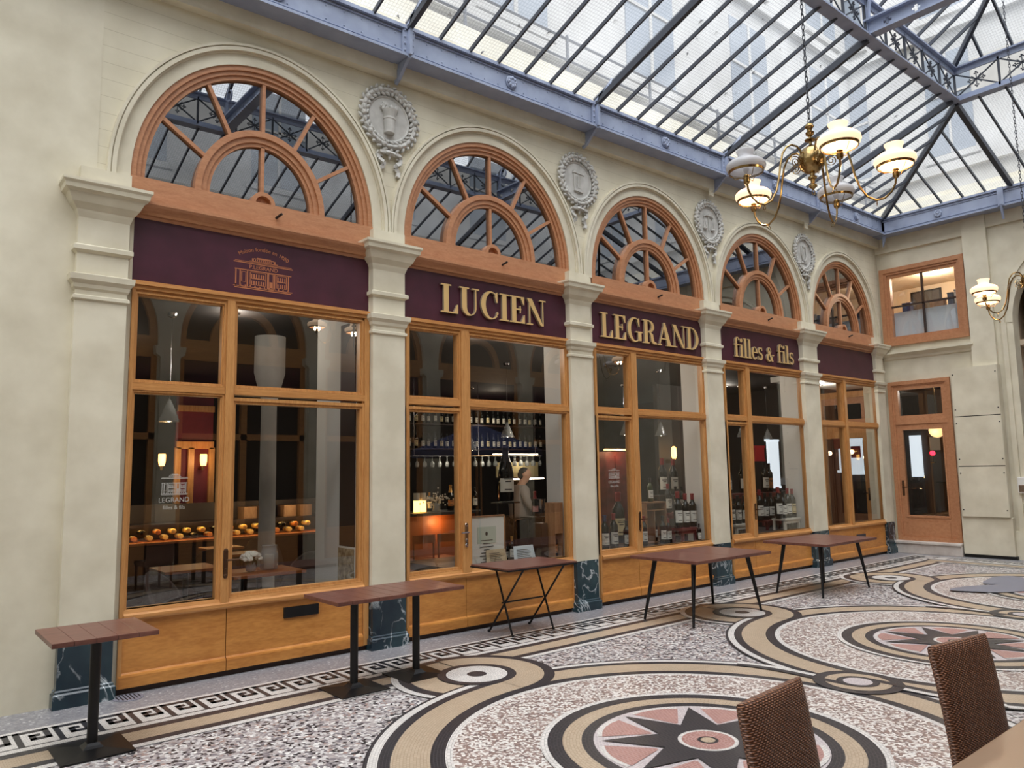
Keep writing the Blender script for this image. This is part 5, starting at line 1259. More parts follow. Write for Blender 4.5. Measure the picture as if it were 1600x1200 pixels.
for u, v, c, l, tx in ((945, 805, 'cap_blue', 'label', 'bottle with a blue capsule at the far left of the third window'), (959, 802, 'cap_red', 'label', 'bottle with a red capsule in front of the very large bottle'), (979, 814, 'cap_black', 'label', 'dark bottle right of the red-capped one in the narrow pane of the third window'), (986, 822, 'cap_black', 'label', 'small dark bottle against the mullion in the narrow pane of the third window'), (1006, 806, 'cap_red', 'label', 'bottle with a red capsule just left of the wooden crate'), (1036, 806, 'cap_black', 'label', 'dark bottle just right of the wooden crate'), (1045, 810, 'cap_red', 'label', 'bottle with a red capsule left of the red stool'), (1093, 818, 'cap_black', 'label', 'small bottle on the ledge beside the right pier of the third window')): show(u, v, .145 if u == 1093 else .36, LZ, c, l, tx)
a, b = at(1002, 850, y=.62), at(1031, 783, y=.62); t = thing('wooden_crate', 'upright open wooden wine crate in the middle of the third window', 'crate', (a.x, .62, LZ)); mb = MB(); m_ = (a.x+b.x)/2
mb.box(a.x, .50, LZ, a.x+.016, .74, b.z); mb.box(b.x-.016, .50, LZ, b.x, .74, b.z); mb.box(a.x, .50, b.z-.016, b.x, .74, b.z); mb.box(a.x, .50, LZ, b.x, .74, LZ+.016); mb.box(a.x+.016, .72, LZ, b.x-.016, .74, b.z); mb.box(a.x+.016, .51, b.z-.13, b.x-.016, .72, b.z-.118); mb.box(m_-.05, .505, LZ+.016, m_-.035, .72, b.z-.13); mb.build('crate', 'crate_wood', t)
dup(B0, (m_+.06, .60, LZ+.018), 'bottle standing inside the wooden crate of the third window', rotz=-.35, scale=1.15)
show(1016, 747, .62, b.z, 'cap_black', 'label', 'green bottle standing on top of the wooden crate', glass_='bottle_green')
a, b = at(1058, 850, y=.30), at(1079, 823, y=.30); stool(a.x, b.x, .29, b.z, "red_stain", "small red stool at the right of the third window", dp=.22); RS = b.z
for u, v, tx in ((1059, 768, 'left of three red-capped bottles on the red stool'), (1071, 771, 'middle of three red-capped bottles on the red stool'), (1082, 771, 'right of three red-capped bottles on the red stool')): show(u, v, .28, RS, 'cap_red', 'label', tx)
a, b = at(1036, 850, y=.95), at(1070, 799, y=.95); stool(a.x, b.x, .95, b.z, 'red_stain', 'red stool behind the front row of the third window')
for u, v, c, tx in ((1044, 756, 'cap_red', 'bottle with a pinkish capsule in the middle row of the third window'), (1056, 760, 'cap_black', 'dark-capped bottle in the middle row of the third window'), (1066, 760, 'cap_black', 'right-hand dark bottle in the middle row of the third window')): show(u, v, .95, b.z, c, 'label', tx)
a, b = at(1026, 850, y=1.22), at(1062, 772, y=1.22); stool(a.x, b.x, 1.22, b.z, 'dark_wood', 'tall dark stand at the back of the third window', dp=.2)
for u, v, tx in ((1035, 716, 'left of the two highest red-capped bottles in the third window'), (1052, 717, 'right of the two highest red-capped bottles in the third window')): show(u, v, 1.22, b.z, 'cap_red', 'label', tx)
# fourth shop window
a, b = at(1142, 836, y=.55), at(1167, 817, y=.55); stool(a.x, b.x, .55, b.z, 'offwhite', 'pale grey stool in the narrow pane of the fourth window')
for u, v, l, tx in ((1143, 772, 'label', 'left of three bottles on the pale stool in the narrow pane of the fourth window'), (1153, 774, 'label', 'middle of three bottles on the pale stool in the narrow pane of the fourth window'), (1163, 775, 'label', 'right of three bottles on the pale stool in the narrow pane of the fourth window')): show(u, v, .55, b.z, 'cap_black', l, tx)
a, b = at(1190, 830, y=.6), at(1209, 811, y=.6); stool(a.x, b.x, .6, b.z, 'red_stain', 'red stool in the wide pane of the fourth window'); z_ = b.z
for u, v, c, tx in ((1187, 765, 'cap_red', 'leftmost red-capped bottle on the stools of the fourth window'), (1196, 770, 'cap_black', 'dark-capped bottle on the red stool of the fourth window'), (1205, 770, 'cap_black', 'dark-capped bottle at the right of the red stool of the fourth window')): show(u, v, .6, z_, c, 'label', tx)
a, b = at(1218, 830, y=.3), at(1240, 808, y=.3); stool(a.x, b.x, .3, b.z, 'offwhite', 'pale grey stool at the right of the fourth window'); z_ = b.z
for u, v, c, l, tx in ((1216, 761, 'cap_red', 'label', 'red-capped bottle at the left of the right-hand pale stool'), (1224, 768, 'cap_black', 'label', 'dark-capped bottle in the middle of the right-hand pale stool'), (1231, 763, 'cap_red', 'label', 'red-capped bottle beside the cream-labelled one on the right-hand pale stool'), (1238, 764, 'cap_red', 'label_cream', 'bottle with a cream label at the far right of the fourth window')): show(u, v, .3, z_, c, l, tx)
a, b = at(1134, 836, y=1.15), at(1166, 770, y=1.15); stool(a.x, b.x, 1.15, b.z, 'red_stain', 'red stand behind the pale stool in the fourth window', dp=.2)
for u, v, tx in ((1138, 728, 'upper left bottle in the narrow pane of the fourth window'), (1160, 724, 'upper right bottle in the narrow pane of the fourth window')): show(u, v, 1.15, b.z, 'cap_black', 'label', tx)
a, b = at(1188, 836, y=1.15), at(1212, 768, y=1.15); stool(a.x, b.x, 1.15, b.z, 'red_stain', 'red stand at the back of the wide pane of the fourth window', dp=.2)
for u, v, l, tx in ((1195, 722, 'label', 'upper bottle with a white label in the wide pane of the fourth window'), (1202, 724, 'label_orange', 'upper bottle with an orange label in the wide pane of the fourth window')): show(u, v, 1.15, b.z, 'cap_black', l, tx)
for u0, u1, v0, v1, y, m_, l_ in ((1182, 1194, 700, 717, 2.2, 'red_poster', 'red panel glimpsed deep in the fourth window'), (1204, 1216, 690, 760, 2.2, 'street_light', 'bright doorway glimpsed through the fourth window')):
    a, b = at(u0, v1, y=y), at(u1, v0, y=y); mb = MB(); mb.box(a.x, y, a.z, b.x, y+.05, b.z); mb.box(a.x-.05, y+.01, a.z-.05, b.x+.05, y+.06, a.z); mb.box(a.x-.05, y+.01, b.z, b.x+.05, y+.06, b.z+.05); struct(mb.build('window_22' if 'door' in l_ else 'trim_90', m_), l_, 'panel')

# ------------------------------------------------------------------ first shop window: table, chairs, wine wall
def tub_chair(label, x, y, rz, proto=None):
    if proto: return dup(proto, (x, y, 0), label, rotz=rz)
    t = thing('tub_chair', label, 'chair', (0, 0, 0)); mb = MB(); n = 15; vs = []
    for i in range(n):
        a = PI*(-.05+1.1*i/(n-1)); h = .44+.42*math.sin(max(0, min(PI, a)))**.6
        for r, z in ((.27, .38), (.27, h), (.22, h-.01), (.22, .38)): vs.append((r*math.cos(a), r*math.sin(a)*.9, z))
    mb.add(vs, [(4*i+j, 4*i+(j+1) % 4, 4*i+4+(j+1) % 4, 4*i+4+j) for i in range(n-1) for j in range(4)]+[(3, 2, 1, 0), (4*n-4, 4*n-3, 4*n-2, 4*n-1)]); mb.build('backrest', 'dark_fabric', t, smooth=True, bevel=.01)
    mb = MB(); mb.lathe([(.0, .36), (.23, .36), (.24, .40), (.23, .46), (.20, .475), (0, .48)], n=20); mb.build('seat', 'dark_fabric', t, smooth=True)
    for sx in (-.16, .16):
        for sy in (-.16, .16): mb = MB(); mb.tube([(sx, sy, .37), (sx*1.25, sy*1.25, 0)], [.018, .012], 8); mb.build('leg', 'dark_wood', t)
    return t
p = at(466, 905, y=1.25); TC = tub_chair('rounded tub chair beside the candle table in the first window', p.x, p.y, 0); TC.location = (p.x, p.y, 0); TC.rotation_euler = (0, 0, -1.2)
for u, y, rz, l in ((272, .62, .8, 'tub chair close behind the narrow pane of the first window'), (414, 3.9, 2.4, 'dark tub chair farther back behind the white flowers'), (338, 2.7, 2.6, 'dark tub chair behind the mullion of the first window')):
    p = at(u, 880, y=y); tub_chair(l, p.x, y, rz, TC)
def cafe_table(label, x, y, w_=.7, d=.6, m_='amber_wood'):
    t = thing('cafe_table', label, 'table', (x, y, 0)); mb = MB(); mb.box(x-w_/2, y-d/2, .71, x+w_/2, y+d/2, .74); mb.build('tabletop', m_, t, bevel=.004)
    mb = MB(); mb.tube([(x, y, .01), (x, y, .71)], .03, 10); mb.build('column', 'black_metal', t); mb = MB(); mb.box(x-.2, y-.2, 0, x+.2, y+.2, .012); mb.build('base_plate', 'black_metal', t)
p = at(405, 905, y=1.0); TX_, TY_ = p.x, 1.0; cafe_table('cafe table carrying the flowers and candle in the first window', TX_, TY_, .75, .62)
p = at(290, 900, y=1.9); cafe_table('cafe table behind the narrow pane of the first window', p.x, 1.9, .6, .6)
for u, y, l in ((378, 3.0, 'small wooden table deep in the first window left of the column'), (345, 4.0, 'small wooden table deep behind the mullion of the first window')): p = at(u, 880, y=y); cafe_table(l, p.x, y, .5, .4)
fx, fy = at(392, 890, y=.95).x, .95
t = thing('flower_vase', 'small round glass vase of white flowers on the window table', 'vase', (fx, fy, .742)); mb = MB(); mb.lathe([(.03, 0), (.05, .01), (.055, .05), (.04, .08), (.045, .09), (.04, .088), (.05, .05), (.045, .012), (0, .008)], (fx, fy, .742), 18); mb.build('vase', 'clear_glass', t, smooth='all')
rnd = random.Random(2)
for k in range(26):
    a, e = rnd.uniform(0, 2*PI), rnd.uniform(-.2, 1.3); c = (fx+.085*math.cos(a)*math.cos(e), fy+.085*math.sin(a)*math.cos(e), .742+.13+.06*math.sin(e)); mb = MB()
    for j in range(6): b_ = 2*PI*j/6; mb.ball((c[0]+.017*math.cos(b_), c[1]+.017*math.sin(b_)*.6, c[2]+.012*math.sin(b_)), .016, 6, (1, .6, .7))
    mb.ball(c, .013, 6); mb.build('flower', 'flower', t)
mb = MB()
for k in range(8): a = 2*PI*k/8; mb.tube([(fx+.01*math.cos(a), fy+.01*math.sin(a), .76), (fx+.07*math.cos(a), fy+.07*math.sin(a), .87)], .003, 5)
mb.build('stems', 'leaf', t)
lx, ly = at(420, 890, y=1.0).x, 1.0
t = thing('candle_lantern', 'glass jar lantern with a white pillar candle beside the flowers', 'lantern', (lx, ly, .742)); mb = MB(); mb.lathe([(.07, 0), (.09, .01), (.095, .16), (.08, .21), (.075, .24), (.085, .25), (.08, .25), (.07, .235), (.075, .21), (.09, .155), (.085, .014), (0, .01)], (lx, ly, .742), 24); mb.build('jar', 'clear_glass', t, smooth='all')
mb = MB(); mb.lathe([(.05, .012), (.052, .015), (.052, .14), (.046, .155), (.02, .148), (0, .146)], (lx, ly, .742), 18); mb.build('candle', 'candle', t, smooth=True)
# long wine counter with bottles lying in it
RY = 4.6; zc = at(430, 834, y=RY).z; xa, xb = at(150, 820, y=RY).x, at(487, 820, y=RY).x
t = thing('wine_counter', 'long dark counter with a lit wine rack at the back of the first window', 'counter', ((xa+xb)/2, RY, 0)); mb = MB(); mb.box(xa-.5, RY-.1, 0, xb+.6, RY+.6, zc-.03); mb.build('cabinet', 'dark_wood', t)
mb = MB(); mb.box(xa-.5, RY-.14, zc-.03, xb+.6, RY+.6, zc); mb.build('counter_top', 'amber_wood', t); mb = MB(); mb.box(xa-.5, RY+.5, zc, xb+.6, RY+.56, zc+.50); mb.build('back_board', 'dark_wood', t)
mb = MB(); mb.box(xa-.5, RY+.05, zc+.22, xb+.6, RY+.5, zc+.24); mb.box(xa-.5, RY+.04, zc+.195, xb+.6, RY+.055, zc+.24); mb.build('shelf', 'dark_wood', t)
mb = MB(); mb.box(xa-.3, RY+.10, zc+.205, xb+.4, RY+.14, zc+.219); mb.build('light_strip', 'warm_strip', t, label='warm glowing strip light')
for k in range(4): lamp((xa+(xb-xa)*(.15+.25*k), RY-.12, zc+.42), 3.2, (1, .74, .38), .05)
n = 30
for k in range(n):
    x = xa+.1+(xb-xa-.1)*k/(n-1); row = k % 2
    d = dup(B0, (x, RY+.12, zc+.045+.08*row), 'bottle lying on its side in the lit wine rack', group='bottles lying in the wine rack', scale=1.0, swap={'glass_body': ['bottle_lit', 'bottle_lit', 'bottle_glass', 'bottle_lit', 'label_orange'][(k*7//2) % 5]})  # pale and orange bodies paint the lamplight on the dark glass
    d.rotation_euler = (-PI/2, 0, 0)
for u, l in ((384, 'left wooden wine box glowing on the rack left of the column'), (406, 'wooden wine box glowing on the rack beside the column'), (445, 'wooden wine box glowing on the rack right of the column'), (470, 'rightmost wooden wine box glowing on the rack')):
    p = at(u, 800, y=RY+.4); mb = MB(); mb.box(p.x-.10, RY+.2, zc+.241, p.x+.10, RY+.46, zc+.42); mb.box(p.x-.09, RY+.193, zc+.25, p.x+.09, RY+.2, zc+.41); tag(mb.build('wine_box', 'crate_wood'), l, 'wine box')
# burgundy doorway with two wall lamps
a, b = at(266, 868, y=6.4), at(329, 700, y=6.4); t = thing('door_2', 'oak framed burgundy doorway deep inside the first window', 'door', (a.x, 6.4, 0)); t['kind'] = 'structure'
mb = MB(); top = b.z; mb.box(a.x, 6.3, 0, b.x, 6.36, top+.9); mb.build('panel', 'burgundy_wall', t)
mb = MB(); w_ = .09
for x in (a.x-.02, a.x+(b.x-a.x)*.32, b.x-w_+.02): mb.box(x, 6.24, 0, x+w_, 6.31, top)
mb.box(a.x, 6.24, top-.02, b.x, 6.31, top+.10); mb.box(a.x, 6.24, top+.6, b.x, 6.31, top+.70); mb.build('door_frame', 'oak_upright', t)
for u, l in ((253, 'warm wall lamp left of the burgundy doorway'), (318, 'warm wall lamp right of the burgundy doorway')):
    p = at(u, 720, y=6.1); t = thing('wall_lamp', l, 'wall lamp', p); mb = MB(); mb.lathe([(.04, -.08), (.055, .0), (.055, .09), (.05, .11), (.05, .09), (.05, 0), (.035, -.07)], tuple(p), 16); mb.build('lamp_shade', 'warm_glow', t, smooth='all'); mb = MB(); mb.box(p.x-.02, p.y+.02, p.z-.15, p.x+.02, p.y+.25, p.z-.09); mb.build('bracket', 'brass', t); lamp((p.x, p.y-.25, p.z), 4)
# shop drawing etched on the pane
t = thing('window_decal', 'white shop drawing etched on the narrow pane of the first window', 'decal', (.4, .028, 1.5)); a, b = at(251, 774, y=.028), at(294, 744, y=.028)
shop_print(t, a.x, b.x, a.z, b.z+.02, .0285, 'etched', False); small_text(t, 'LEGRAND', ((a.x+b.x)/2, .0285, a.z-.06), .056, 'etched'); small_text(t, 'filles & fils', ((a.x+b.x)/2, .0285, a.z-.12), .045, 'etched')
t = thing('window_decal', 'white shop drawing etched on the narrow pane of the third window', 'decal', (6, .028, 1.5)); a, b = at(951, 748, y=.028), at(968, 732, y=.028)
shop_print(t, a.x, b.x, a.z, b.z, .0285, 'etched', False); small_text(t, 'LEGRAND', ((a.x+b.x)/2, .0285, a.z-.06), .05, 'etched'); small_text(t, 'filles & fils', ((a.x+b.x)/2, .0285, a.z-.11), .04, 'etched')

# ------------------------------------------------------------------ second window: the bar at the back
BY = 6.6
xa, xb = at(640, 700, y=BY).x, at(852, 700, y=BY).x
rows = [at(740, v, y=BY).z for v in (664, 701)]
for r_, z in enumerate(rows):
    t = thing('bar_shelf', ['upper bottle shelf at the back of the bar', 'lower bottle shelf at the back of the bar'][r_], 'shelf', (xa, BY, z)); mb = MB(); mb.box(xa-.3, BY-.1, z-.03, xb+.3, BY+.2, z); mb.build('board', 'dark_wood', t)
    for k in range(24): dup(B0, (xa+(xb-xa)*(k+.06*((k*7) % 3))/24, BY+.02, z+.001), 'dark bottle with a pale label on the bar shelves', group='bottles on the bar shelves', rotz=-.3+.1*(k % 5), scale=1.06+.05*((k*5) % 3), swap={'paper_label': ['label', 'label_cream', 'label', 'offwhite'][k % 4]})
    lamp(((xa+xb)/2, BY-.5, z+.45), 5, (1, .85, .65), .1)
zg = at(740, 738, y=5.2).z; zt_ = at(740, 713, y=5.2).z; xga, xgb = at(640, 725, y=5.2).x, at(842, 725, y=5.2).x
t = thing('glass_rack', 'hanging rack of stemmed glasses above the bar', 'rack', (xga, 5.2, zt_)); mb = MB()
for yy in (5.11, 5.2, 5.29): mb.box(xga, yy-.006, zt_, xgb, yy+.006, zt_+.012)
for x in (xga+.1, xgb-.1, (xga+xgb)/2): mb.tube([(x, 5.2, zt_), (x, 5.2, ZC)], .008, 6)
mb.build('rails', 'chrome', t); mb = MB(); mb.box((xga+xgb)/2+.4, 5.22, zt_+.03, xgb, 5.25, zt_+.05); mb.build('light_strip', 'white_spot', t)
W0 = thing('wine_glass', 'stemmed glass hanging upside down above the bar', 'glass', (0, 0, 0), 'glasses hanging above the bar'); mb = MB(); mb.lathe([(.034, 0), (.034, -.003), (.004, -.008), (.004, -.09), (.02, -.10), (.036, -.125), (.038, -.16), (.030, -.20), (.028, -.20), (.036, -.16), (.034, -.127), (.0, -.10)], n=12); mb.build('bowl_and_stem', 'clear_glass', W0, smooth='all')
W0.location = (xga+.05, 5.29, zt_)
for k in range(1, 56): dup(W0, (xga+.05+(xgb-xga-.1)*k/55, 5.2+.09*(((k+2) % 3)-1), zt_), 'stemmed glass hanging upside down above the bar', group='glasses hanging above the bar')
for k in range(3): lamp((xga+(xgb-xga)*(.2+.3*k), 5.0, zt_-.05), 2.0, (1, .85, .65), .05)
a, b = at(778, 746, y=6.35), at(842, 722, y=6.35); t = thing('lit_back_shelf', 'glowing back shelf behind the barman', 'shelf', (a.x, 6.4, a.z)); mb = MB(); mb.box(a.x, 6.38, a.z, b.x, 6.42, b.z); mb.build('back_panel', 'label_cream', t); mb = MB(); mb.box(a.x, 6.2, a.z-.03, b.x, 6.42, a.z); mb.build('board', 'dark_wood', t)
mb = MB(); mb.box(a.x, 6.19, a.z-.06, b.x, 6.21, a.z-.03); mb.build('light_strip', 'white_spot', t); lamp(((a.x+b.x)/2, 6.15, b.z+.05), 3, (1, .85, .6), .05)
# bar counter with stools
p = at(690, 800, y=3.2); zk = p.z; xk0, xk1 = at(640, 800, y=3.2).x, at(735, 800, y=3.2).x
t = thing('bar_counter', 'dark bar counter with a warm lit front behind the glazed door', 'counter', (p.x, 3.4, 0)); mb = MB(); mb.box(xk0-.6, 3.2, 0, xk1+.1, 3.8, zk-.04); mb.build('front', 'amber_wood', t); mb = MB(); mb.box(xk0-.65, 3.1, zk-.04, xk1+.15, 3.85, zk); mb.build('counter_top', 'black', t)
lamp(((xk0+xk1)/2-.1, 3.05, zk-.15), 4.0, (1, .5, .18), .04)
for u, l in ((652, 'left wooden bar chair in front of the lit counter'), (690, 'right wooden bar chair in front of the lit counter')):
    p = at(u, 850, y=2.7); x, y = p.x, 2.7; t = thing('bar_chair', l, 'chair', (x, y, 0)); mb = MB(); mb.box(x-.19, y-.19, .44, x+.19, y+.19, .47); mb.build('seat', 'amber_wood', t)
    for sx in (-.17, .17):
        for sy, h in ((-.17, .82), (.17, .44)): mb = MB(); mb.tube([(x+sx, y+sy, 0), (x+sx, y+sy, h)], .014, 6); mb.build('leg', 'amber_wood', t)
    mb = MB(); mb.box(x-.19, y-.185, .70, x+.19, y-.165, .82); mb.build('backrest', 'amber_wood', t)
zk += .002
for u, h, pr, c, l, tx in ((704, .40, B1, 'cap_gold', 'label_orange', 'champagne bottle with a long gold foil on the bar counter'), (671, .30, B0, 'cap_gold', 'label', 'slim bottle on the bar counter beside the flower bouquet'), (742, .36, B0, 'cap_black', 'label', 'dark bottle at the right end of the bar counter')): dup(pr, (at(u, 790, y=3.62).x, 3.62, zk), tx, rotz=-.3, scale=h/.30, swap={'capsule': c, 'paper_label': l})
fx = at(682, 792, y=3.3).x; t = thing('flower_bouquet', 'loose bouquet of small pale flowers on the bar counter', 'flowers', (fx, 3.3, zk)); mb = MB(); mb.lathe([(.05, 0), (.06, .01), (.05, .10), (.07, .14), (.06, .135), (.04, .1), (0, .01)], (fx, 3.3, zk), 14); mb.build('vase', 'clear_glass', t, smooth='all')
mb = MB(); rnd = random.Random(4)
for k in range(90): mb.ball((fx+rnd.gauss(0, .12), 3.3+rnd.gauss(0, .08), zk+.20+rnd.gauss(0, .05)), .014, 5)
o = mb.build('blossom', 'offwhite', t); o['kind'] = 'stuff'
for u, l in ((651, 'left glowing table lamp on the bar counter'), (661, 'right glowing table lamp on the bar counter')):
    x = at(u, 780, y=3.5).x; t = thing('table_lamp', l, 'lamp', (x, 3.5, zk)); mb = MB(); mb.lathe([(.05, 0), (.05, .18), (.045, .18), (.045, 0)], (x, 3.5, zk), 14); mb.build('glow_base', 'warm_glow', t, smooth='all'); mb = MB(); mb.lathe([(.05, .18), (.05, .30), (.0, .30)], (x, 3.5, zk), 14); mb.build('lamp_shade', 'offwhite', t, smooth=True)

# barman seen from the side, looking down at the counter
def person():
    p = at_d(812, 780, 13.2); base = Vector((p.x, p.y, 0)); ang = math.radians(-22)
    t = thing('person', 'barman in a grey shirt looking down behind the second window', 'person', base)
    R = Matrix.Rotation(ang, 4, 'Z')
    def skin(name, nodes, edges, m_, parent, sub=2):
        me = bpy.data.meshes.new(name); me.from_pydata([tuple(base+R @ Vector(n[0])) for n in nodes], edges, []); o = bpy.data.objects.new(name, me); col.objects.link(o); me.materials.append(M[m_])
        o.parent = parent; o.matrix_parent_inverse = Matrix.Translation(-parent.location) if parent.type == 'EMPTY' else Matrix()
        md = o.modifiers.new('skin', 'SKIN'); md.use_smooth_shade = True
        for i, n in enumerate(nodes):
            s_ = me.skin_vertices[0].data[i]; s_.radius = n[1] if isinstance(n[1], tuple) else (n[1], n[1]); s_.use_root = (i == 0)
        sb = o.modifiers.new('sub', 'SUBSURF'); sb.levels = sub; sb.render_levels = sub
        return o
    N = [((0, 0, .95), .12), ((-.01, 0, 1.15), .11), ((.0, 0, 1.36), .12), ((.03, 0, 1.46), .075), ((.06, 0, 1.515), .064), ((.10, 0, 1.58), .092), ((.115, 0, 1.65), .118), ((.10, 0, 1.715), .105), ((.085, 0, 1.75), .06)]
    E = [(i, i+1) for i in range(8)]
    for s_ in (-1, 1):
        k = len(N); N += [((.02, .17*s_, 1.41), .05), ((.03, .24*s_, 1.25), .042), ((.10, .25*s_, 1.10), .038), ((.22, .21*s_, 1.07), .034), ((.33, .14*s_, 1.065), .028), ((.38, .12*s_, 1.062), .032)]; E += [(2, k)]+[(k+i, k+i+1) for i in range(5)]
        for j in range(5):
            b = len(N); yy = (.12+(-.03+.018*j))*s_
            if j < 4: N += [((.42, yy, 1.062), .011), ((.45, yy, 1.05), .010), ((.47-.008*abs(j-1.5), yy, 1.036), .009)]
            else: N += [((.38, yy-.0, 1.05), .012), ((.405, .085*s_, 1.042), .011), ((.425, .08*s_, 1.035), .010)]
            E += [(k+5, b), (b, b+1), (b+1, b+2)]
        k = len(N); N += [((0, .10*s_, .86), .09), ((.02, .11*s_, .50), .06), ((-.02, .11*s_, .10), .045), ((.0, .11*s_, .05), .045), ((.14, .12*s_, .035), .035)]; E += [(0, k)]+[(k+i, k+i+1) for i in range(4)]
    body = skin('body', N, E, 'skin', t)
    S = [((0, 0, .86), (.17, .205)), ((0, 0, .97), (.185, .22)), ((-.01, 0, 1.15), (.18, .215)), ((.0, 0, 1.34), (.185, .225)), ((.025, 0, 1.455), (.10, .115))]; SE = [(0, 1), (1, 2), (2, 3), (3, 4)]
    for s_ in (-1, 1): k = len(S); S += [((.02, .18*s_, 1.40), .095), ((.03, .245*s_, 1.25), .078), ((.10, .255*s_, 1.10), .068), ((.22, .215*s_, 1.07), .056), ((.28, .17*s_, 1.068), .046)]; SE += [(3, k)]+[(k+i, k+i+1) for i in range(4)]
    skin('shirt', S, SE, 'grey_shirt', t)
    Tn = [((0, 0, .95), (.18, .215))]; TE = []
    for s_ in (-1, 1): k = len(Tn); Tn += [((0, .10*s_, .84), .14), ((.02, .11*s_, .50), .10), ((-.02, .11*s_, .07), .08)]; TE += [(0, k), (k, k+1), (k+1, k+2)]
    skin('trousers', Tn, TE, 'trousers', t)
    f = lambda x, y, z: tuple(base+R @ Vector((x, y, z)))
    mb = MB(); mb.ball(f(.085, 0, 1.70), .10, 16, (1.0, .92, .82)); mb.ball(f(.045, 0, 1.645), .085, 14, (.8, .95, 1)); mb.build('hair', 'hair', t, smooth='all')
    mb = MB(); mb.ball(f(.205, 0, 1.635), .020, 10, (1.1, .7, 1.1)); mb.build('nose', 'skin', t, smooth='all')
    for s_ in (-1, 1): mb = MB(); mb.ball(f(.085, .088*s_, 1.635), .026, 10, (.7, .4, 1.2)); mb.build('ear', 'skin', t, smooth='all'); mb = MB(); mb.ball(f(.182, .036*s_, 1.655), .010, 8); mb.build('eye', 'hair', t)
    mb = MB(); mb.ball(f(.175, 0, 1.59), .022, 10, (.5, 1.1, .35)); mb.build('mouth', 'cap_red', t)
    mb = MB(); mb.ball(f(.135, 0, 1.575), .062, 12, (.8, .95, .6)); mb.build('beard', 'hair', t, smooth='all')
    z_ = 1.02; c = base+R @ Vector((.55, 0, 0)); mb = MB(); q = [base+R @ Vector(v) for v in ((.42, -1.2, 0), (.95, -1.2, 0), (.95, .9, 0), (.42, .9, 0))]
    mb.add([(v.x, v.y, z) for z in (0, z_) for v in q], [(3, 2, 1, 0), (4, 5, 6, 7)]+[(i, (i+1) % 4, 4+(i+1) % 4, 4+i) for i in range(4)]); tag(mb.build('work_counter', 'dark_wood'), 'dark work counter in front of the barman', 'counter')
    lamp(tuple(base+Vector((-.5, -1.5, 2.2))), 26, (1, .86, .7), .15)
person()
# third window: warm lit cabinet wall deep inside
a, b = at(934, 790, y=3.2), at(985, 706, y=3.2); t = thing('red_cabinet', 'reddish wooden cabinet lit from above behind the narrow pane of the third window', 'cabinet', (a.x, 3.2, 0)); mb = MB(); mb.box(a.x, 3.2, 0, b.x, 3.7, b.z); mb.build('casing', 'red_stain', t)
mb = MB(); m_ = (a.x+b.x)/2; mb.box(a.x+.05, 3.18, .1, m_-.02, 3.2, b.z-.08); mb.box(m_+.02, 3.18, .1, b.x-.05, 3.2, b.z-.08); mb.build('door', 'red_stain', t); mb = MB(); mb.box(a.x+.1, 3.05, b.z+.02, b.x-.1, 3.1, b.z+.05); mb.build('picture_light', 'warm_glow', t); lamp((m_, 3.0, b.z+.02), 4)
p = at(1053, 708, y=3.0); t = thing('wall_lamp', 'warm candle-shaped wall lamp behind the bottles of the third window', 'wall lamp', p); mb = MB(); mb.lathe([(.03, -.12), (.055, -.06), (.05, .10), (.02, .14), (0, .14)], tuple(p), 14); mb.build('lamp_shade', 'warm_glow', t, smooth='all'); mb = MB(); mb.box(p.x-.02, p.y, p.z-.2, p.x+.02, p.y+.2, p.z-.12); mb.build('bracket', 'brass', t); lamp((p.x, p.y-.2, p.z), 3)
mb = MB(); q = at(1058, 700, y=3.2); mb.box(q.x-.6, 3.2, 0, q.x+1.2, 3.3, ZC); struct(mb.build('wall_inner', 'dark_room_grey'), 'dark grey partition wall inside the third window', 'wall')

# ------------------------------------------------------------------ far corner shopfront: inner doors
t = thing('door_3', 'inner oak door with one tall pane seen through the far corner shopfront', 'door', (XE, .9, 0)); t['kind'] = 'structure'
mb = MB(); frame_y(mb, XE-.1, 1.56, .22, .0, 3.25, .13, -.04, .10); mb.box(XE-.12, .35, 2.42, XE, 1.43, 2.54); mb.build('door_frame', 'oak_upright', t)
mb = MB(); frame_y(mb, XE-.1, 1.43, .35, 2.54, 3.12, .13, -.01, .06); f = mb.build('transom_frame', 'oak_weathered', t); pane_y(XE-.06, 1.30, .48, 2.67, 2.99, f)
mb = MB(); frame_y(mb, XE-.1, 1.43, .35, .13, 2.42, .14, -.01, .06); mb.box(XE-.11, .49, .13, XE-.04, 1.29, .34); f = mb.build('door_leaf', 'oak_upright', t); pane_y(XE-.06, 1.29, .49, .34, 2.28, f)
mb = MB(); mb.box(XE-.125, .41, 1.0, XE-.11, .44, 1.25); mb.tube([(XE-.12, .425, 1.15), (XE-.17, .425, 1.15), (XE-.175, .53, 1.15)], .01, 8); mb.build('door_handle', 'chrome', t)
mb = MB(); mb.box(11.4, .12, 3.30, XE, .95, 3.40); struct(mb.build('ceiling', 'white_paint'), 'white soffit above the far corner vestibule', 'ceiling')
for u0, u1, v0, v1, xx, l_ in ((1312, 1322, 682, 735, XE+3.85, 'bright street window behind the inner corner door'), (1330, 1346, 688, 738, XE+3.85, 'second bright street window behind the inner corner door')):
    a, b = at(u0, v1, x=xx), at(u1, v0, x=xx); y0_, y1_ = sorted((a.y, b.y)); mb = MB(); mb.box(xx, y0_, a.z, xx+.05, y1_, b.z); mb.box(xx-.01, y0_-.06, a.z-.06, xx+.04, y1_+.06, a.z); mb.box(xx-.01, y0_-.06, b.z, xx+.04, y1_+.06, b.z+.06); struct(mb.build('window_24', 'street_light'), l_, 'window')
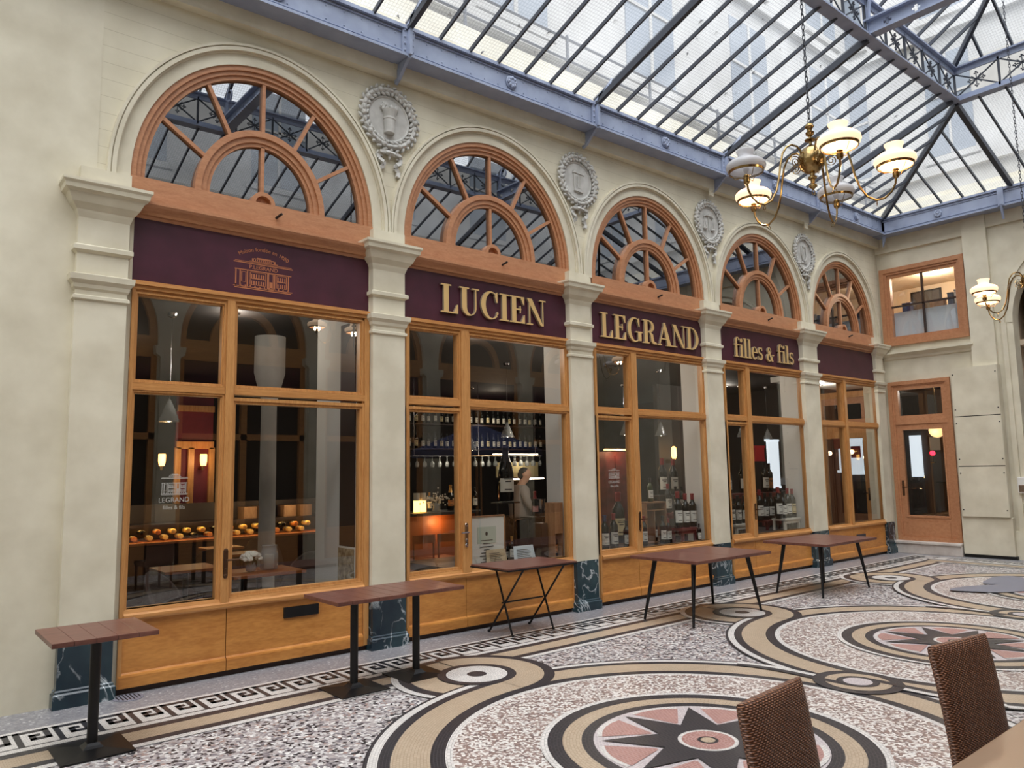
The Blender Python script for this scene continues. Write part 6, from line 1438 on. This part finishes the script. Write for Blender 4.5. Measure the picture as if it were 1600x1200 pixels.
for u, v, l_ in ((1309, 692, 'red poster at the left behind the inner corner door'), (1336, 706, 'red poster at the right behind the inner corner door')):
    a, b = at(u-5, v+8, x=XE+3.6), at(u+6, v-8, x=XE+3.6); y0_, y1_ = sorted((a.y, b.y)); mb = MB(); mb.box(XE+3.6, y0_, a.z, XE+3.62, y1_, b.z); mb.box(XE+3.605, y0_-.02, a.z-.02, XE+3.64, y1_+.02, b.z+.02); tag(mb.build('poster', 'red_poster'), l_, 'poster')
# ------------------------------------------------------------------ behind the far door
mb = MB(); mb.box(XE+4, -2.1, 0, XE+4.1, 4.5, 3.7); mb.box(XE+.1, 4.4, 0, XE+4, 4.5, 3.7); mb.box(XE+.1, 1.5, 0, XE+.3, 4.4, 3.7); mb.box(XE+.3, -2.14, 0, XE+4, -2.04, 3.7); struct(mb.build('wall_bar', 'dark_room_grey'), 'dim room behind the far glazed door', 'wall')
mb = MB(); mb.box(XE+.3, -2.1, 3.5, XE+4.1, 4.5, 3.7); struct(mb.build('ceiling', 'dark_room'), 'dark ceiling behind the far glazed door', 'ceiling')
p = at(1464, 672, x=XE+1.6); t = thing('globe_lamp', 'round opal globe lamp behind the far glazed door', 'lamp', p); mb = MB(); mb.ball(tuple(p), .16, 16); mb.build('globe', 'globe', t, smooth='all'); mb = MB(); mb.tube([(p.x, p.y, p.z+.15), (p.x, p.y, 3.5)], .008, 6); mb.build('rod', 'brass', t); lamp((p.x-.4, p.y, p.z-.1), 5, (1, .8, .6))
p = at(1460, 693, x=XE+3.9); t = thing('picture_frame', 'small dark framed picture behind the far glazed door', 'picture', p); mb = MB(); mb.box(XE+3.93, p.y-.16, p.z-.2, XE+4.0, p.y+.16, p.z+.2); mb.build('frame', 'dark_wood', t); mb = MB(); mb.box(XE+3.92, p.y-.12, p.z-.16, XE+3.93, p.y+.12, p.z+.16); mb.build('print', 'beige_wall', t)
p = at(1457, 708, x=XE+2.4); t = thing('red_lamp', 'small glowing red lamp behind the far glazed door', 'lamp', p); mb = MB(); mb.ball(tuple(p), .055, 12); mb.build('glow', 'red_neon', t); mb = MB(); mb.tube([(p.x, p.y, p.z-.05), (p.x, p.y, p.z-.2)], .01, 6); mb.box(p.x-.04, p.y-.04, p.z-.22, p.x+.04, p.y+.04, p.z-.2); mb.build('stem', 'brass', t)
a, b = at(1425, 745, x=XE+3.9), at(1437, 680, x=XE+3.9); mb = MB(); mb.box(XE+3.9, b.y, a.z, XE+3.98, a.y, b.z); struct(mb.build('window_25', 'street_light'), 'narrow bright window behind the far glazed door', 'window')
zq = at(1460, 752, x=XE+2.4).z-.03; t = thing('bar_counter', 'dark counter behind the far glazed door', 'counter', (XE+2.6, -.9, 0)); mb = MB(); mb.box(XE+2.3, -1.9, 0, XE+2.9, .0, zq); mb.build('front', 'dark_wood', t); mb = MB(); mb.box(XE+2.25, -1.95, zq, XE+2.95, .05, zq+.03); mb.build('counter_top', 'black', t)

# ------------------------------------------------------------------ things on the mezzanine sills
for u, w_, l in ((352, .20, 'left clear plastic box behind the first fan window'), (447, .17, 'right clear plastic box behind the first fan window')):
    p = at(u, 300, y=.5); mb = MB(); mb.box(p.x-w_, .35, 4.06, p.x+w_, .6, 4.38); mb.box(p.x-w_-.01, .34, 4.38, p.x+w_+.01, .61, 4.41); tag(mb.build('plastic_box', 'clear_glass'), l, 'box')
for u, l in ((1131, 'left white bottle behind the fourth fan window'), (1140, 'second white bottle behind the fourth fan window'), (1207, 'right white bottle behind the fourth fan window')):
    p = at(u, 478, y=.4); mb = MB(); mb.lathe([(.04, 0), (.045, .01), (.045, .15), (.03, .19), (.02, .2), (.02, .24), (0, .24)], (p.x, .4, 4.052), 14); tag(mb.build('white_bottle', 'white_paint', smooth=True), l, 'bottle')
for k, (u, h, m_) in enumerate(((1146, .42, 'navy'), (1152, .36, 'white_paint'), (1165, .2, 'offwhite'))):
    p = at(u, 478, y=.42); mb = MB(); mb.box(p.x-.03, .3, 4.052, p.x+.03, .55, 4.052+h); mb.box(p.x-.024, .296, 4.06, p.x+.024, .3, 4.045+h); tag(mb.build('folder', m_), ['dark blue folder standing behind the fourth fan window', 'white folder leaning beside the blue one behind the fourth fan window', 'small pale folder at the middle of the fourth fan window'][k], 'folder')
for k, (x0, x1) in enumerate(((11.5, 12.15), (12.6, 13.2))):
    mb = MB(); n = 28; vs = [(x0+(x1-x0)*i/n, .55+.03*math.sin(i*1.3), z) for i in range(n+1) for z in (4.06, 5.75)]+[(x0+(x1-x0)*i/n, .56+.03*math.sin(i*1.3), z) for i in range(n+1) for z in (4.06, 5.75)]
    q = 2*(n+1); mb.add(vs, [(2*i, 2*i+2, 2*i+3, 2*i+1) for i in range(n)]+[(q+2*i+1, q+2*i+3, q+2*i+2, q+2*i) for i in range(n)]+[(2*i, q+2*i, q+2*i+2, 2*i+2) for i in range(n)]+[(2*i+1, 2*i+3, q+2*i+3, q+2*i+1) for i in range(n)]); tag(mb.build('curtain', 'curtain', smooth='all'), ['left white curtain behind the farthest fan window', 'right white curtain behind the farthest fan window'][k], 'curtain')
# round drain cover in the stone strip
p = at(202, 1092, z=.0); t = thing('drain_cover', 'round grooved drain cover in the stone strip by the first plinth', 'drain cover', (p.x, p.y, 0)); mb = MB(); mb.lathe([(.11, .0), (.11, .004), (.10, .007), (0, .007)], (p.x, -.10-.04, .001), 24); mb.build('lid', 'patch_grey', t)
mb = MB()
for k in range(7): w_ = math.sqrt(max(0, .09**2-(.026*(k-3))**2)); mb.box(p.x+.026*(k-3)-.004, -.14-w_, .008, p.x+.026*(k-3)+.004, -.14+w_, .010)
mb.build('grooves', 'black', t)

# the two bottle originals stand on the bar counter's far end
B0.location = (xk0-.2, 3.5, zk); B0['label'] = 'plain dark bottle at the hidden left end of the bar counter'; B1.location = (xk0-.35, 3.5, zk); B1['label'] = 'dark champagne bottle at the hidden left end of the bar counter'
